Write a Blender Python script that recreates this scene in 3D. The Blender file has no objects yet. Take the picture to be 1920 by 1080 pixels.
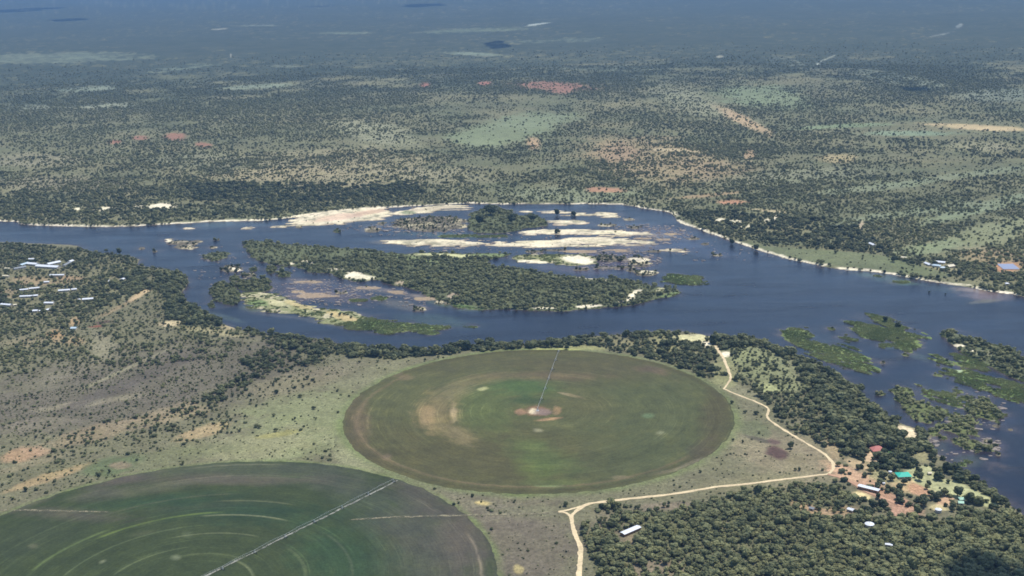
import bpy, math, random
import numpy as np
from mathutils import Matrix, Vector

random.seed(7)
RNG = np.random.default_rng(11)
SC = bpy.context.scene
COL = SC.collection

# ------------------------------------------------------------------ camera
FPX = 2250.0                      # focal length in units of a 1920-wide picture
PITCH, ROLL = math.radians(15.4395), math.radians(-1.2538)
GZ = 2.0                          # level of the plain above the river
CAM_H = 609.8
cp, sp, cr, sr = math.cos(PITCH), math.sin(PITCH), math.cos(ROLL), math.sin(ROLL)
RIGHT = Vector((cr, sr*sp, sr*cp)); UP = Vector((-sr, cr*sp, cr*cp)); FWD = Vector((0, cp, -sp))
cam_data = bpy.data.cameras.new('camera'); cam = bpy.data.objects.new('camera', cam_data); COL.objects.link(cam)
M = Matrix((RIGHT, UP, -FWD)).transposed().to_4x4(); M.translation = Vector((0, 0, CAM_H+GZ))
cam.matrix_world = M
cam_data.sensor_width = 36; cam_data.lens = FPX*36/1920
cam_data.clip_start = 1; cam_data.clip_end = 200000
SC.camera = cam

# ------------------------------------------------------------------ sky, sun, exposure
SUN_DIR = Vector((0.33, 0.27, 0.90)).normalized()
EL = math.asin(SUN_DIR.z); AZ = math.atan2(SUN_DIR.x, SUN_DIR.y)
w = bpy.data.worlds.new('World'); SC.world = w; w.use_nodes = True
nt = w.node_tree; bg = nt.nodes['Background']
sky = nt.nodes.new('ShaderNodeTexSky'); sky.sky_type = 'NISHITA'; sky.sun_disc = False
sky.sun_elevation = EL; sky.sun_rotation = AZ; sky.altitude = 900
nt.links.new(sky.outputs[0], bg.inputs[0]); bg.inputs[1].default_value = 0.13
sd_ = bpy.data.lights.new('sun', 'SUN'); sd_.energy = 3.4; sd_.angle = math.radians(0.53); sd_.color = (1, 0.965, 0.90)
sun = bpy.data.objects.new('sun', sd_); COL.objects.link(sun)
sun.rotation_euler = SUN_DIR.to_track_quat('Z', 'Y').to_euler()
sun.location = (0, 0, 3000)
vs = SC.view_settings; vs.view_transform = 'Standard'; vs.look = 'None'; vs.gamma = 1; vs.exposure = 0.18; vs.use_curve_mapping = False
SC.render.engine = 'CYCLES'
cy = SC.cycles
cy.max_bounces = 4; cy.diffuse_bounces = 2; cy.glossy_bounces = 2; cy.transmission_bounces = 2; cy.volume_bounces = 0; cy.transparent_max_bounces = 6
cy.use_denoising = True
cy.filter_width = 1.7

# ------------------------------------------------------------------ survey: picture point -> point on the plain
def ground_xy(px, py):
    x = np.asarray(px, float)-960; y = -(np.asarray(py, float)-540)
    xx = cr*x - sr*y; yy = sr*x + cr*y
    dy = FPX*cp + yy*sp; dz = np.minimum(-FPX*sp + yy*cp, -8.0)
    t = -CAM_H/dz
    return xx*t, dy*t
def pic_xy(X, Y):
    X = np.asarray(X, float); Y = np.asarray(Y, float)
    a = X*RIGHT.x + Y*RIGHT.y - CAM_H*RIGHT.z
    b = X*UP.x + Y*UP.y - CAM_H*UP.z
    c = np.maximum(X*FWD.x + Y*FWD.y - CAM_H*FWD.z, 1.0)
    return 960+FPX*a/c, 540-FPX*b/c
def P(px, py):
    x, y = ground_xy(px, py); return np.array([float(x), float(y)])
def px_per_m(x, y):
    return FPX/math.sqrt(x*x+y*y+CAM_H**2)

# ------------------------------------------------------------------ noise
def _h(ix, iy, s):
    n = (ix.astype(np.int64)*374761393 + iy.astype(np.int64)*668265263 + s*974634777) & 0xffffffff
    n = ((n ^ (n >> 13))*1274126177) & 0xffffffff
    return ((n ^ (n >> 16)) & 0xffff)/65535.0
def vnoise(x, y, s=0):
    ix = np.floor(x); iy = np.floor(y); fx = x-ix; fy = y-iy
    fx = fx*fx*(3-2*fx); fy = fy*fy*(3-2*fy)
    a = _h(ix, iy, s); b = _h(ix+1, iy, s); c = _h(ix, iy+1, s); d = _h(ix+1, iy+1, s)
    return (a*(1-fx)+b*fx)*(1-fy) + (c*(1-fx)+d*fx)*fy
def fbm(x, y, o=4, s=0):
    v = 0; a = .5; t = 0
    for k in range(o):
        v = v+a*vnoise(x, y, s+k); t += a; a *= .5; x = x*2.03+17.1; y = y*2.03+9.7
    return v/t
def sstep(a, b, x):
    t = np.clip((x-a)/(b-a), 0, 1); return t*t*(3-2*t)
def lin(c):
    c = np.array(c, float)/255.0
    return np.where(c <= .04045, c/12.92, ((c+.055)/1.055)**2.4)

# ------------------------------------------------------------------ polygons
def smooth_poly(pts, n=4, closed=True):
    p = np.array(pts, float); out = []
    m = len(p)
    for i in range(m if closed else m-1):
        if closed: p0, p1, p2, p3 = p[(i-1) % m], p[i], p[(i+1) % m], p[(i+2) % m]
        else: p0, p1, p2, p3 = p[max(i-1, 0)], p[i], p[i+1], p[min(i+2, m-1)]
        for k in range(n):
            t = k/n
            out.append(.5*((2*p1)+(-p0+p2)*t+(2*p0-5*p1+4*p2-p3)*t*t+(-p0+3*p1-3*p2+p3)*t**3))
    if not closed: out.append(p[-1])
    return np.array(out)
def sdf(poly, X, Y, far=None):
    """signed distance, positive inside; far: points farther than this from the box get -far"""
    X = np.asarray(X, float); Y = np.asarray(Y, float)
    out = np.full(X.shape, -1e9)
    if far is not None:
        lo = poly.min(0)-far; hi = poly.max(0)+far
        sel = (X > lo[0]) & (X < hi[0]) & (Y > lo[1]) & (Y < hi[1])
        out[:] = -far
        if sel.any(): out[sel] = sdf(poly, X[sel], Y[sel])
        return out
    d2 = np.full(X.shape, 1e18); ins = np.zeros(X.shape, bool)
    for i in range(len(poly)):
        ax, ay = poly[i-1]; bx, by = poly[i]
        ex, ey = bx-ax, by-ay; L = ex*ex+ey*ey+1e-12
        t = np.clip(((X-ax)*ex+(Y-ay)*ey)/L, 0, 1)
        d2 = np.minimum(d2, (X-ax-t*ex)**2+(Y-ay-t*ey)**2)
        if ay != by:
            ins ^= ((ay > Y) != (by > Y)) & (X < (bx-ax)*(Y-ay)/(by-ay)+ax)
    d = np.sqrt(d2)
    return np.where(ins, d, -d)
def inside(pts, PX, PY):
    p = np.array(pts, float); lo = p.min(0); hi = p.max(0)
    sel = (PX > lo[0]) & (PX < hi[0]) & (PY > lo[1]) & (PY < hi[1]); out = np.zeros(np.shape(PX), bool)
    if sel.all(): out[:] = _inside(p, PX, PY)
    elif sel.any(): out[sel] = _inside(p, PX[sel], PY[sel])
    return out
def _inside(p, PX, PY):
    ins = np.zeros(np.shape(PX), bool)
    for i in range(len(p)):
        ax, ay = p[i-1]; bx, by = p[i]
        if ay != by: ins ^= ((ay > PY) != (by > PY)) & (PX < (bx-ax)*(PY-ay)/(by-ay)+ax)
    return ins
def W(pts, n=4):
    q = smooth_poly(pts, n); x, y = ground_xy(q[:, 0], q[:, 1]); return np.stack([x, y], 1)

NORTH = [(-2200, 560), (-1200, 470), (-500, 428), (-200, 418), (0, 414), (33, 416), (43, 420), (100, 422), (207, 424), (277, 421), (363, 416), (413, 414), (483, 412), (540, 408), (600, 398), (690, 390), (730, 388), (823, 383), (883, 380), (940, 382), (1093, 381), (1173, 383), (1207, 390), (1240, 394), (1260, 399), (1268, 410), (1280, 418), (1320, 432), (1363, 447), (1407, 462), (1437, 472), (1473, 483), (1510, 490), (1567, 502), (1613, 506), (1663, 512), (1723, 522), (1793, 533), (1847, 542), (1890, 550), (1920, 555), (2100, 600), (2500, 720), (3000, 900)]
SOUTH = [(-2200, 640), (-1200, 520), (-500, 468), (-200, 457), (0, 453), (67, 455), (120, 457), (143, 460), (160, 468), (187, 474), (240, 478), (262, 485), (257, 494), (283, 499), (327, 509), (348, 519), (352, 532), (340, 546), (352, 564), (373, 574), (393, 591), (417, 605), (443, 614), (483, 620), (520, 627), (567, 632), (617, 637), (640, 647), (707, 651), (773, 655), (820, 652), (873, 646), (960, 643), (1023, 639), (1073, 636), (1107, 629), (1157, 625), (1223, 621), (1273, 619), (1330, 627), (1413, 634), (1467, 656), (1513, 674), (1547, 690), (1573, 702), (1606, 725), (1626, 746), (1655, 773), (1687, 790), (1720, 802), (1749, 818), (1742, 833), (1769, 857), (1806, 882), (1838, 906), (1871, 931), (1908, 950), (1930, 968), (2000, 1050), (2200, 1400), (2500, 2000)]
RIVER = W(NORTH+SOUTH[::-1], 2)
# islands: (kind, outline); kinds decide height, soil and growth
ISLES = [
 ('bush', [(458, 453), (478, 451), (519, 456), (560, 458), (608, 463), (644, 464), (699, 469), (735, 474), (760, 477), (780, 474), (827, 473), (880, 475), (947, 474), (952, 478), (910, 487), (923, 497), (973, 503), (1057, 517), (1140, 522), (1187, 525), (1207, 532), (1240, 537), (1267, 541), (1275, 550), (1237, 558), (1207, 565), (1160, 572), (1107, 577), (1057, 580), (1000, 580), (947, 577), (893, 578), (847, 571), (827, 563), (783, 545), (767, 537), (730, 531), (710, 522), (673, 526), (640, 519), (617, 510), (580, 508), (567, 503), (543, 498), (497, 491), (483, 487), (475, 480), (460, 462)]),
 ('bush', [(395, 543), (405, 532), (425, 530), (443, 540), (447, 560), (438, 570), (415, 566), (400, 556)]),
 ('bush', [(389, 569), (396, 566), (402, 570), (396, 575)]),
 ('rock', [(420, 497), (438, 498), (455, 506), (468, 506), (478, 514), (465, 520), (447, 513), (425, 507)]),
 ('bush', [(443, 530), (460, 524), (485, 522), (505, 530), (510, 540), (490, 546), (465, 543), (450, 540)]),
 ('sandgreen', [(455, 550), (480, 546), (512, 551), (545, 562), (580, 573), (612, 580), (650, 581), (690, 592), (655, 608), (610, 602), (570, 592), (525, 582), (485, 579), (466, 568)]),
 ('green', [(625, 600), (650, 594), (690, 592), (740, 597), (800, 602), (852, 612), (845, 618), (812, 625), (760, 625), (700, 618), (650, 612)]),
 ('sand', [(540, 418), (560, 403), (600, 397), (640, 393), (690, 389), (727, 391), (740, 401), (727, 408), (690, 412), (650, 417), (633, 419), (570, 423)]),
 ('sand', [(735, 395), (780, 387), (830, 382), (880, 386), (878, 391), (830, 393), (790, 400), (750, 403)]),
 ('rock', [(740, 415), (770, 406), (830, 403), (868, 409), (870, 425), (830, 432), (780, 430), (745, 425)]),
 ('bush', [(883, 400), (900, 393), (930, 390), (960, 394), (958, 402), (1000, 404), (1022, 413), (1020, 421), (985, 426), (950, 434), (900, 435), (880, 428)]),
 ('sand', [(1007, 397), (1033, 393), (1090, 395), (1153, 398), (1173, 403), (1160, 407), (1117, 404), (1073, 403), (1023, 401)]),
 ('sand', [(973, 394), (985, 392), (997, 396), (985, 397)]),
 ('sand', [(1028, 413), (1070, 411), (1100, 416), (1067, 420), (1040, 419)]),
 ('sand', [(972, 434), (1007, 427), (1090, 427), (1150, 429), (1200, 434), (1227, 437), (1215, 440), (1173, 440), (1120, 441), (1057, 439), (1000, 439)]),
 ('sand', [(713, 451), (740, 449), (790, 448), (827, 447), (913, 451), (953, 451), (993, 447), (1050, 446), (1107, 445), (1167, 445), (1190, 450), (1233, 453), (1225, 456), (1140, 459), (1067, 461), (973, 463), (933, 463), (900, 461), (840, 462), (763, 460), (735, 455)]),
 ('sand', [(1238, 467), (1260, 466), (1290, 468), (1275, 471), (1250, 470)]),
 ('sandgreen', [(958, 480), (1000, 474), (1057, 476), (1080, 475), (1107, 477), (1115, 485), (1110, 492), (1083, 497), (1047, 494), (1007, 494), (973, 488)]),
 ('rock', [(1118, 478), (1140, 476), (1168, 481), (1160, 488), (1130, 488)]),
 ('rock', [(1183, 483), (1200, 481), (1217, 487), (1213, 497), (1187, 496)]),
 ('rock', [(1176, 504), (1203, 505), (1233, 507), (1229, 513), (1200, 513)]),
 ('green', [(1240, 512), (1273, 509), (1295, 514), (1325, 525), (1320, 532), (1280, 533), (1250, 526)]),
 ('rock', [(308, 449), (318, 447), (333, 450), (363, 454), (362, 465), (347, 465), (325, 457)]),
 ('bush', [(380, 479), (395, 474), (415, 471), (428, 476), (415, 486), (395, 487)]),
 ('sand', [(343, 427), (352, 425), (364, 427), (352, 429)]),
 ('sand', [(425, 427), (432, 426), (439, 427), (432, 428)]),
 ('sand', [(446, 427), (463, 424), (482, 426), (465, 428)]),
 ('sand', [(492, 426), (515, 423), (540, 422), (540, 425), (515, 427)]),
 ('green', [(1587, 586), (1613, 587), (1657, 591), (1680, 599), (1697, 612), (1733, 627), (1730, 636), (1707, 633), (1680, 624), (1647, 609), (1613, 598)]),
 ('green', [(1587, 602), (1607, 601), (1647, 611), (1673, 623), (1700, 635), (1723, 648), (1703, 658), (1687, 653), (1663, 639), (1640, 636), (1613, 621), (1593, 609)]),
 ('green', [(1468, 616), (1490, 612), (1520, 615), (1524, 630), (1500, 634), (1473, 627)]),
 ('green', [(1480, 633), (1513, 633), (1557, 641), (1593, 649), (1613, 662), (1639, 687), (1630, 699), (1607, 694), (1580, 681), (1547, 670), (1513, 656), (1487, 641)]),
 ('green', [(1570, 622), (1600, 629), (1611, 636), (1593, 638)]),
 ('bush', [(1771, 622), (1781, 616), (1795, 625), (1833, 634), (1859, 646), (1893, 652), (1915, 669), (2000, 705), (2080, 760), (2000, 742), (1920, 716), (1880, 697), (1850, 682), (1815, 666), (1792, 652), (1780, 634)]),
 ('green', [(1781, 662), (1800, 660), (1830, 671), (1862, 690), (1850, 698), (1828, 691), (1800, 681)]),
 ('green', [(1765, 695), (1785, 689), (1800, 688), (1825, 691), (1850, 699), (1880, 711), (1920, 721), (1990, 745), (1990, 777), (1920, 753), (1890, 744), (1867, 741), (1870, 730), (1850, 724), (1840, 728), (1822, 719), (1795, 711), (1775, 704)]),
 ('green', [(1740, 663), (1756, 666), (1776, 676), (1785, 685), (1769, 683), (1748, 675)]),
 ('pale', [(1671, 727), (1696, 727), (1706, 743), (1730, 752), (1745, 761), (1745, 784), (1727, 786), (1711, 777), (1704, 767), (1686, 757), (1675, 741)]),
 ('pale', [(1748, 764), (1768, 762), (1780, 768), (1776, 776), (1769, 788), (1752, 784), (1744, 775)]),
 ('green', [(1722, 719), (1740, 728), (1757, 736), (1771, 730), (1792, 727), (1783, 740), (1797, 756), (1787, 759), (1769, 749), (1756, 745), (1735, 736)]),
 ('pale', [(1816, 767), (1828, 753), (1846, 744), (1862, 756), (1857, 768), (1873, 782), (1867, 789), (1849, 782), (1828, 782)]),
 ('pale', [(1781, 774), (1797, 772), (1807, 780), (1820, 781), (1829, 797), (1823, 808), (1834, 826), (1850, 843), (1833, 849), (1815, 842), (1792, 834), (1786, 823), (1784, 808), (1776, 800), (1768, 796)]),
 ('rock', [(1841, 824), (1850, 821), (1860, 826), (1874, 833), (1864, 838), (1850, 832)]),
 ('pale', [(1744, 803), (1752, 800), (1759, 806), (1755, 814), (1746, 812)]),
 ('green', [(1800, 860), (1828, 857), (1820, 870), (1802, 869)]),
 ('green', [(1849, 864), (1873, 871), (1859, 877)]),
]
for cx, cy_, ax, ay, k in [(508, 505, 11, 6, 'bush'), (533, 513, 12, 5, 'bush'), (475, 505, 5, 4, 'bush'), (495, 526, 9, 6, 'bush'), (440, 520, 8, 4, 'bush'), (632, 432, 6, 3, 'bush'), (560, 424, 5, 2, 'rock'), (700, 428, 14, 5, 'rock'), (715, 418, 8, 3, 'rock'), (575, 527, 30, 3, 'mud'), (590, 553, 34, 3.5, 'mud'), (560, 545, 14, 2, 'mud'), (786, 577, 12, 4, 'rock'), (745, 547, 18, 2.5, 'mud'), (800, 558, 20, 3, 'mud'), (690, 538, 22, 2, 'mud'), (712, 557, 13, 4, 'green'), (830, 566, 14, 4, 'rock'), (640, 548, 10, 2, 'rock'), (670, 562, 14, 3, 'green'),
        (1262, 437, 16, 2.2, 'mud'), (1300, 446, 10, 1.6, 'rock'), (1245, 447, 12, 1.8, 'mud'), (1322, 456, 7, 2, 'rock'), (1205, 445, 14, 1.8, 'mud'), (1090, 470, 32, 2, 'mud'), (1160, 468, 26, 1.8, 'mud'), (1170, 499, 20, 2.4, 'rock'), (1130, 500, 14, 2.2, 'rock'), (1092, 504, 14, 1.8, 'rock'), (1040, 467, 18, 1.5, 'rock'), (1000, 470, 14, 1.6, 'rock'), (930, 442, 30, 2, 'green'), (860, 440, 36, 2.4, 'green'), (1140, 421, 14, 2, 'rock'), (1190, 425, 14, 2, 'rock'), (1225, 470, 12, 2, 'rock'), (1165, 436, 14, 1.6, 'mud'), (1345, 477, 8, 1.6, 'rock'), (1180, 410, 9, 1.6, 'rock'),
        (1662, 646, 9, 4, 'green'), (1700, 662, 7, 3, 'pale'), (1880, 775, 5, 2.4, 'pale'), (1868, 796, 5, 2, 'rock'), (1758, 701, 6, 2, 'pale'), (1895, 803, 3, 1.6, 'rock'), (1812, 744, 12, 4, 'pale'), (1796, 733, 8, 3, 'pale'), (1770, 818, 6, 3, 'pale'), (1762, 770, 8, 5, 'pale'), (1650, 736, 6, 3, 'pale'), (1640, 690, 4, 2, 'rock'), (1655, 678, 3, 1.6, 'rock'), (1870, 850, 4, 1.6, 'rock'), (1560, 614, 6, 2.6, 'green'), (266, 464, 4, 2, 'rock'), (290, 470, 3, 1.5, 'rock'), (370, 451, 8, 1.6, 'rock'), (405, 449, 6, 1.4, 'rock'), (400, 462, 5, 2, 'rock'), (880, 612, 16, 2.6, 'green'), (1690, 527, 16, 2.6, 'green'), (1640, 516, 12, 1.6, 'green')]:
    ISLES.append((k, [(cx+ax*math.cos(t*math.pi/4)*(.8+.4*random.random()), cy_+ay*math.sin(t*math.pi/4)*(.8+.4*random.random())) for t in range(8)]))
ISLES_W = [(k, W(p, 3)) for k, p in ISLES]
ISLE_TOP = {'bush': 1.6, 'green': .45, 'sand': .9, 'sandgreen': .9, 'rock': .8, 'pale': .6, 'mud': .35}
C1 = P(1008, 770); R1 = 270.0
C2 = np.array([-334.7, 1095.1]); R2 = 315.6

def shore(X, Y):
    """land distance (positive on land), isle index (-1 = mainland or water)"""
    n1 = (fbm(X/14, Y/14, 3, 3)-.5)
    n2 = (fbm(X/55, Y/55, 3, 9)-.5)
    PX, PY = pic_xy(X, Y); s = np.full(X.shape, 90.0)
    near = ~(((PX > -600) & (PX < 2300) & ((PY < 350) | (PX < 1500) & (PY > 760))) | (Y < 350))
    s[near] = -sdf(RIVER, X[near], Y[near], None)
    s = s + n1*7 + n2*10
    which = np.full(X.shape, -1)
    fa = (fbm(X/70+3*n2, Y/13, 4, 131)-.5)                       # streaked along the current
    q = P(1733, 630)-P(1587, 586); a = math.atan2(q[1], q[0])
    fb = (fbm((X*math.cos(a)+Y*math.sin(a))/48, (-X*math.sin(a)+Y*math.cos(a))/9, 4, 137)-.5)
    for i, (k, poly) in enumerate(ISLES_W):
        c = poly.mean(0); big = min(1.0, (np.ptp(poly[:, 0])+.5*np.ptp(poly[:, 1]))/110)
        st = fb if c[0] > 420 else fa
        amp = {'sand': 78, 'sandgreen': 46, 'rock': 46, 'green': 72, 'bush': 24, 'pale': 40, 'mud': 56}[k]
        d = sdf(poly, X, Y, 40); ins = d
        d = d + n1*9*big + st*amp*(.35+.65*big) + {'sand': 2.0-6.0*big, 'rock': 2.2, 'green': 2.0-5.0*big}.get(k, 1.2)
        d = np.minimum(d, ins+9*big+1)
        sel = d > s
        which[sel & (d > -20)] = i
        s = np.maximum(s, d)
    return s, which
def relief(X, Y):
    r = np.hypot(X, Y)
    return 26*(fbm(X/1100, Y/1100, 3, 41)-.5)*sstep(3600, 6500, r)
def height(X, Y, s, which):
    top = np.full(X.shape, GZ)
    for i, (k, _) in enumerate(ISLES): top[which == i] = ISLE_TOP[k]
    z = np.where(s > 0, top*(1-np.exp(-np.maximum(s, 0)*.18/np.maximum(top, .3)*2)), np.maximum(s*.16, -2.5))
    return z+relief(X, Y)

# ------------------------------------------------------------------ land cover survey (picture positions, colours of the soil itself)
SAND = (242, 228, 196)
# (cx, cy, rx, ry, tilt, colour, strength, growth: None keeps)
NORTH_COVER = [
 (640, 318, 190, 34, -2, (170, 158, 124), .75, .45), (700, 248, 75, 20, 10, (168, 165, 132), .7, .40), (520, 326, 130, 12, -2, (172, 158, 122), .7, .4),
 (820, 330, 90, 18, 0, (160, 152, 120), .6, .55), (380, 300, 90, 16, 0, (150, 148, 120), .5, .6), (60, 300, 90, 12, 0, (158, 150, 122), .6, .5),
 (120, 345, 120, 14, 0, (150, 140, 115), .6, .5),
 (1225, 300, 130, 40, 8, (172, 152, 116), .75, .42), (1160, 288, 40, 18, 0, (176, 148, 116), .7, .3), (1330, 318, 90, 22, 5, (168, 148, 114), .65, .42),
 (1392, 225, 60, 9, 26, (196, 168, 130), .9, .15), (1290, 190, 70, 20, 20, (160, 158, 126), .6, .4), (1430, 182, 85, 20, 4, (138, 148, 112), .85, .22),
 (945, 248, 92, 26, -8, (136, 143, 108), .95, .04), (1010, 226, 80, 14, -4, (136, 143, 110), .9, .12), (890, 262, 40, 10, 0, (136, 143, 108), .9, .05), (1080, 365, 120, 14, 0, (150, 155, 122), .6, .45),
 (1035, 162, 78, 9, 2, (162, 120, 98), .95, .25), (1050, 170, 24, 8, 0, (162, 120, 98), .9, .1), (330, 256, 20, 8, 0, (162, 120, 98), .95, .05), (262, 258, 13, 4, 0, (162, 120, 98), .9, .1), (382, 271, 16, 5, 10, (162, 120, 98), .9, .15), (910, 158, 14, 5, 0, (180, 122, 104), .85, .2), (797, 160, 9, 5, 0, (180, 122, 104), .85, .2), (215, 266, 12, 4, 0, (176, 122, 100), .8, .3),
 (1000, 270, 14, 12, 40, (190, 158, 122), .8, .2), (1120, 130, 110, 5, 0, (130, 140, 118), .5, .5),
 (1835, 238, 95, 5, 3, (205, 182, 138), .95, .05), (1580, 236, 85, 4, -3, (138, 150, 112), .85, .2), (1700, 250, 90, 5, 0, (140, 158, 128), .7, .3), (1570, 297, 32, 9, 0, (184, 166, 124), .8, .2),
 (1268, 282, 50, 3, 3, (196, 176, 138), .9, .1), (1405, 290, 10, 12, 20, (190, 160, 125), .8, .2), (1500, 330, 160, 14, -4, (150, 150, 122), .5, .55), (1840, 275, 60, 8, 0, (165, 158, 125), .6, .4),
 (1132, 356, 36, 5, 0, (196, 148, 116), .9, .05), (1375, 379, 32, 4, 0, (196, 146, 112), .9, .05), (1330, 366, 60, 3, -5, (180, 152, 116), .7, .2), (1440, 395, 35, 2.5, 5, (206, 186, 146), .8, .1),
 (1840, 445, 110, 22, -14, (144, 146, 110), .85, .08), (1740, 465, 60, 12, -10, (142, 150, 112), .8, .15), (1860, 385, 130, 10, -14, (142, 150, 118), .8, .2), (1700, 400, 150, 8, -8, (140, 146, 116), .7, .25), (1640, 352, 130, 7, -6, (142, 148, 116), .7, .25), (1800, 330, 140, 6, -8, (142, 148, 118), .6, .3),
 (1868, 488, 70, 22, 8, (168, 148, 114), .85, .55), (1889, 501, 27, 10, 0, (192, 146, 108), .95, 0), (1760, 500, 34, 9, 8, (170, 160, 122), .8, .2),
 (300, 387, 26, 4.5, -3, SAND, 1, 0), (197, 391, 18, 3.5, -4, SAND, .95, 0), (262, 388, 10, 3, 0, SAND, .9, 0), (145, 392, 5, 2, 0, SAND, .9, 0),
 (1350, 412, 12, 3, 0, SAND, .95, .05), (1378, 415, 14, 4, 0, SAND, .9, .1), (1455, 410, 4, 8, 15, SAND, .95, 0), (1440, 414, 6, 4, 0, SAND, .9, .1), (1400, 424, 12, 3, 0, SAND, .7, .2),
 (1614, 424, 5, 10, 25, (196, 176, 146), .8, .05),
 (80, 110, 150, 13, -1, (124, 132, 108), .85, .15), (200, 105, 120, 8, 0, (124, 132, 108), .7, .25), (330, 128, 70, 6, -6, (138, 148, 126), .7, .3), (170, 168, 60, 5, -3, (146, 154, 132), .8, .2), (200, 199, 60, 4, -3, (160, 162, 136), .85, .15), (480, 162, 70, 4, -3, (150, 158, 132), .8, .2), (1060, 75, 110, 4, -2, (125, 140, 122), .6, .3), (60, 200, 40, 6, 0, (150, 152, 130), .7, .3), (530, 125, 30, 3, 0, (150, 156, 134), .7, .3),
 (412, 55, 18, 1.2, -4, (180, 176, 160), .7, .0), (480, 49, 40, 1.5, -1, (150, 158, 140), .7, .1), (890, 57, 110, 3.4, -2, (128, 142, 112), .6, .1), (650, 62, 60, 2, 0, (126, 138, 112), .7, .1), (885, 101, 60, 4, 3, (146, 156, 132), .8, .1), (1010, 46, 24, 2, -8, (186, 190, 174), .9, 0),
 (1765, 64, 28, 2, -12, (160, 164, 158), .6, 0), (1798, 48, 9, 4, -30, (165, 170, 166), .7, 0), (1545, 113, 22, 1.6, -24, (176, 180, 166), .7, 0), (1534, 122, 5, 3, 0, (180, 184, 170), .9, 0), (1350, 106, 8, 2.5, 0, (176, 170, 150), .8, 0), (433, 104, 1.6, 4, 0, (205, 200, 186), .7, 0), (1480, 118, 50, 8, 10, (150, 156, 138), .5, .4),
 (1880, 180, 80, 12, 0, (140, 148, 130), .5, .4), (1690, 150, 90, 10, 10, (135, 146, 128), .5, .45),
]
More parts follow.
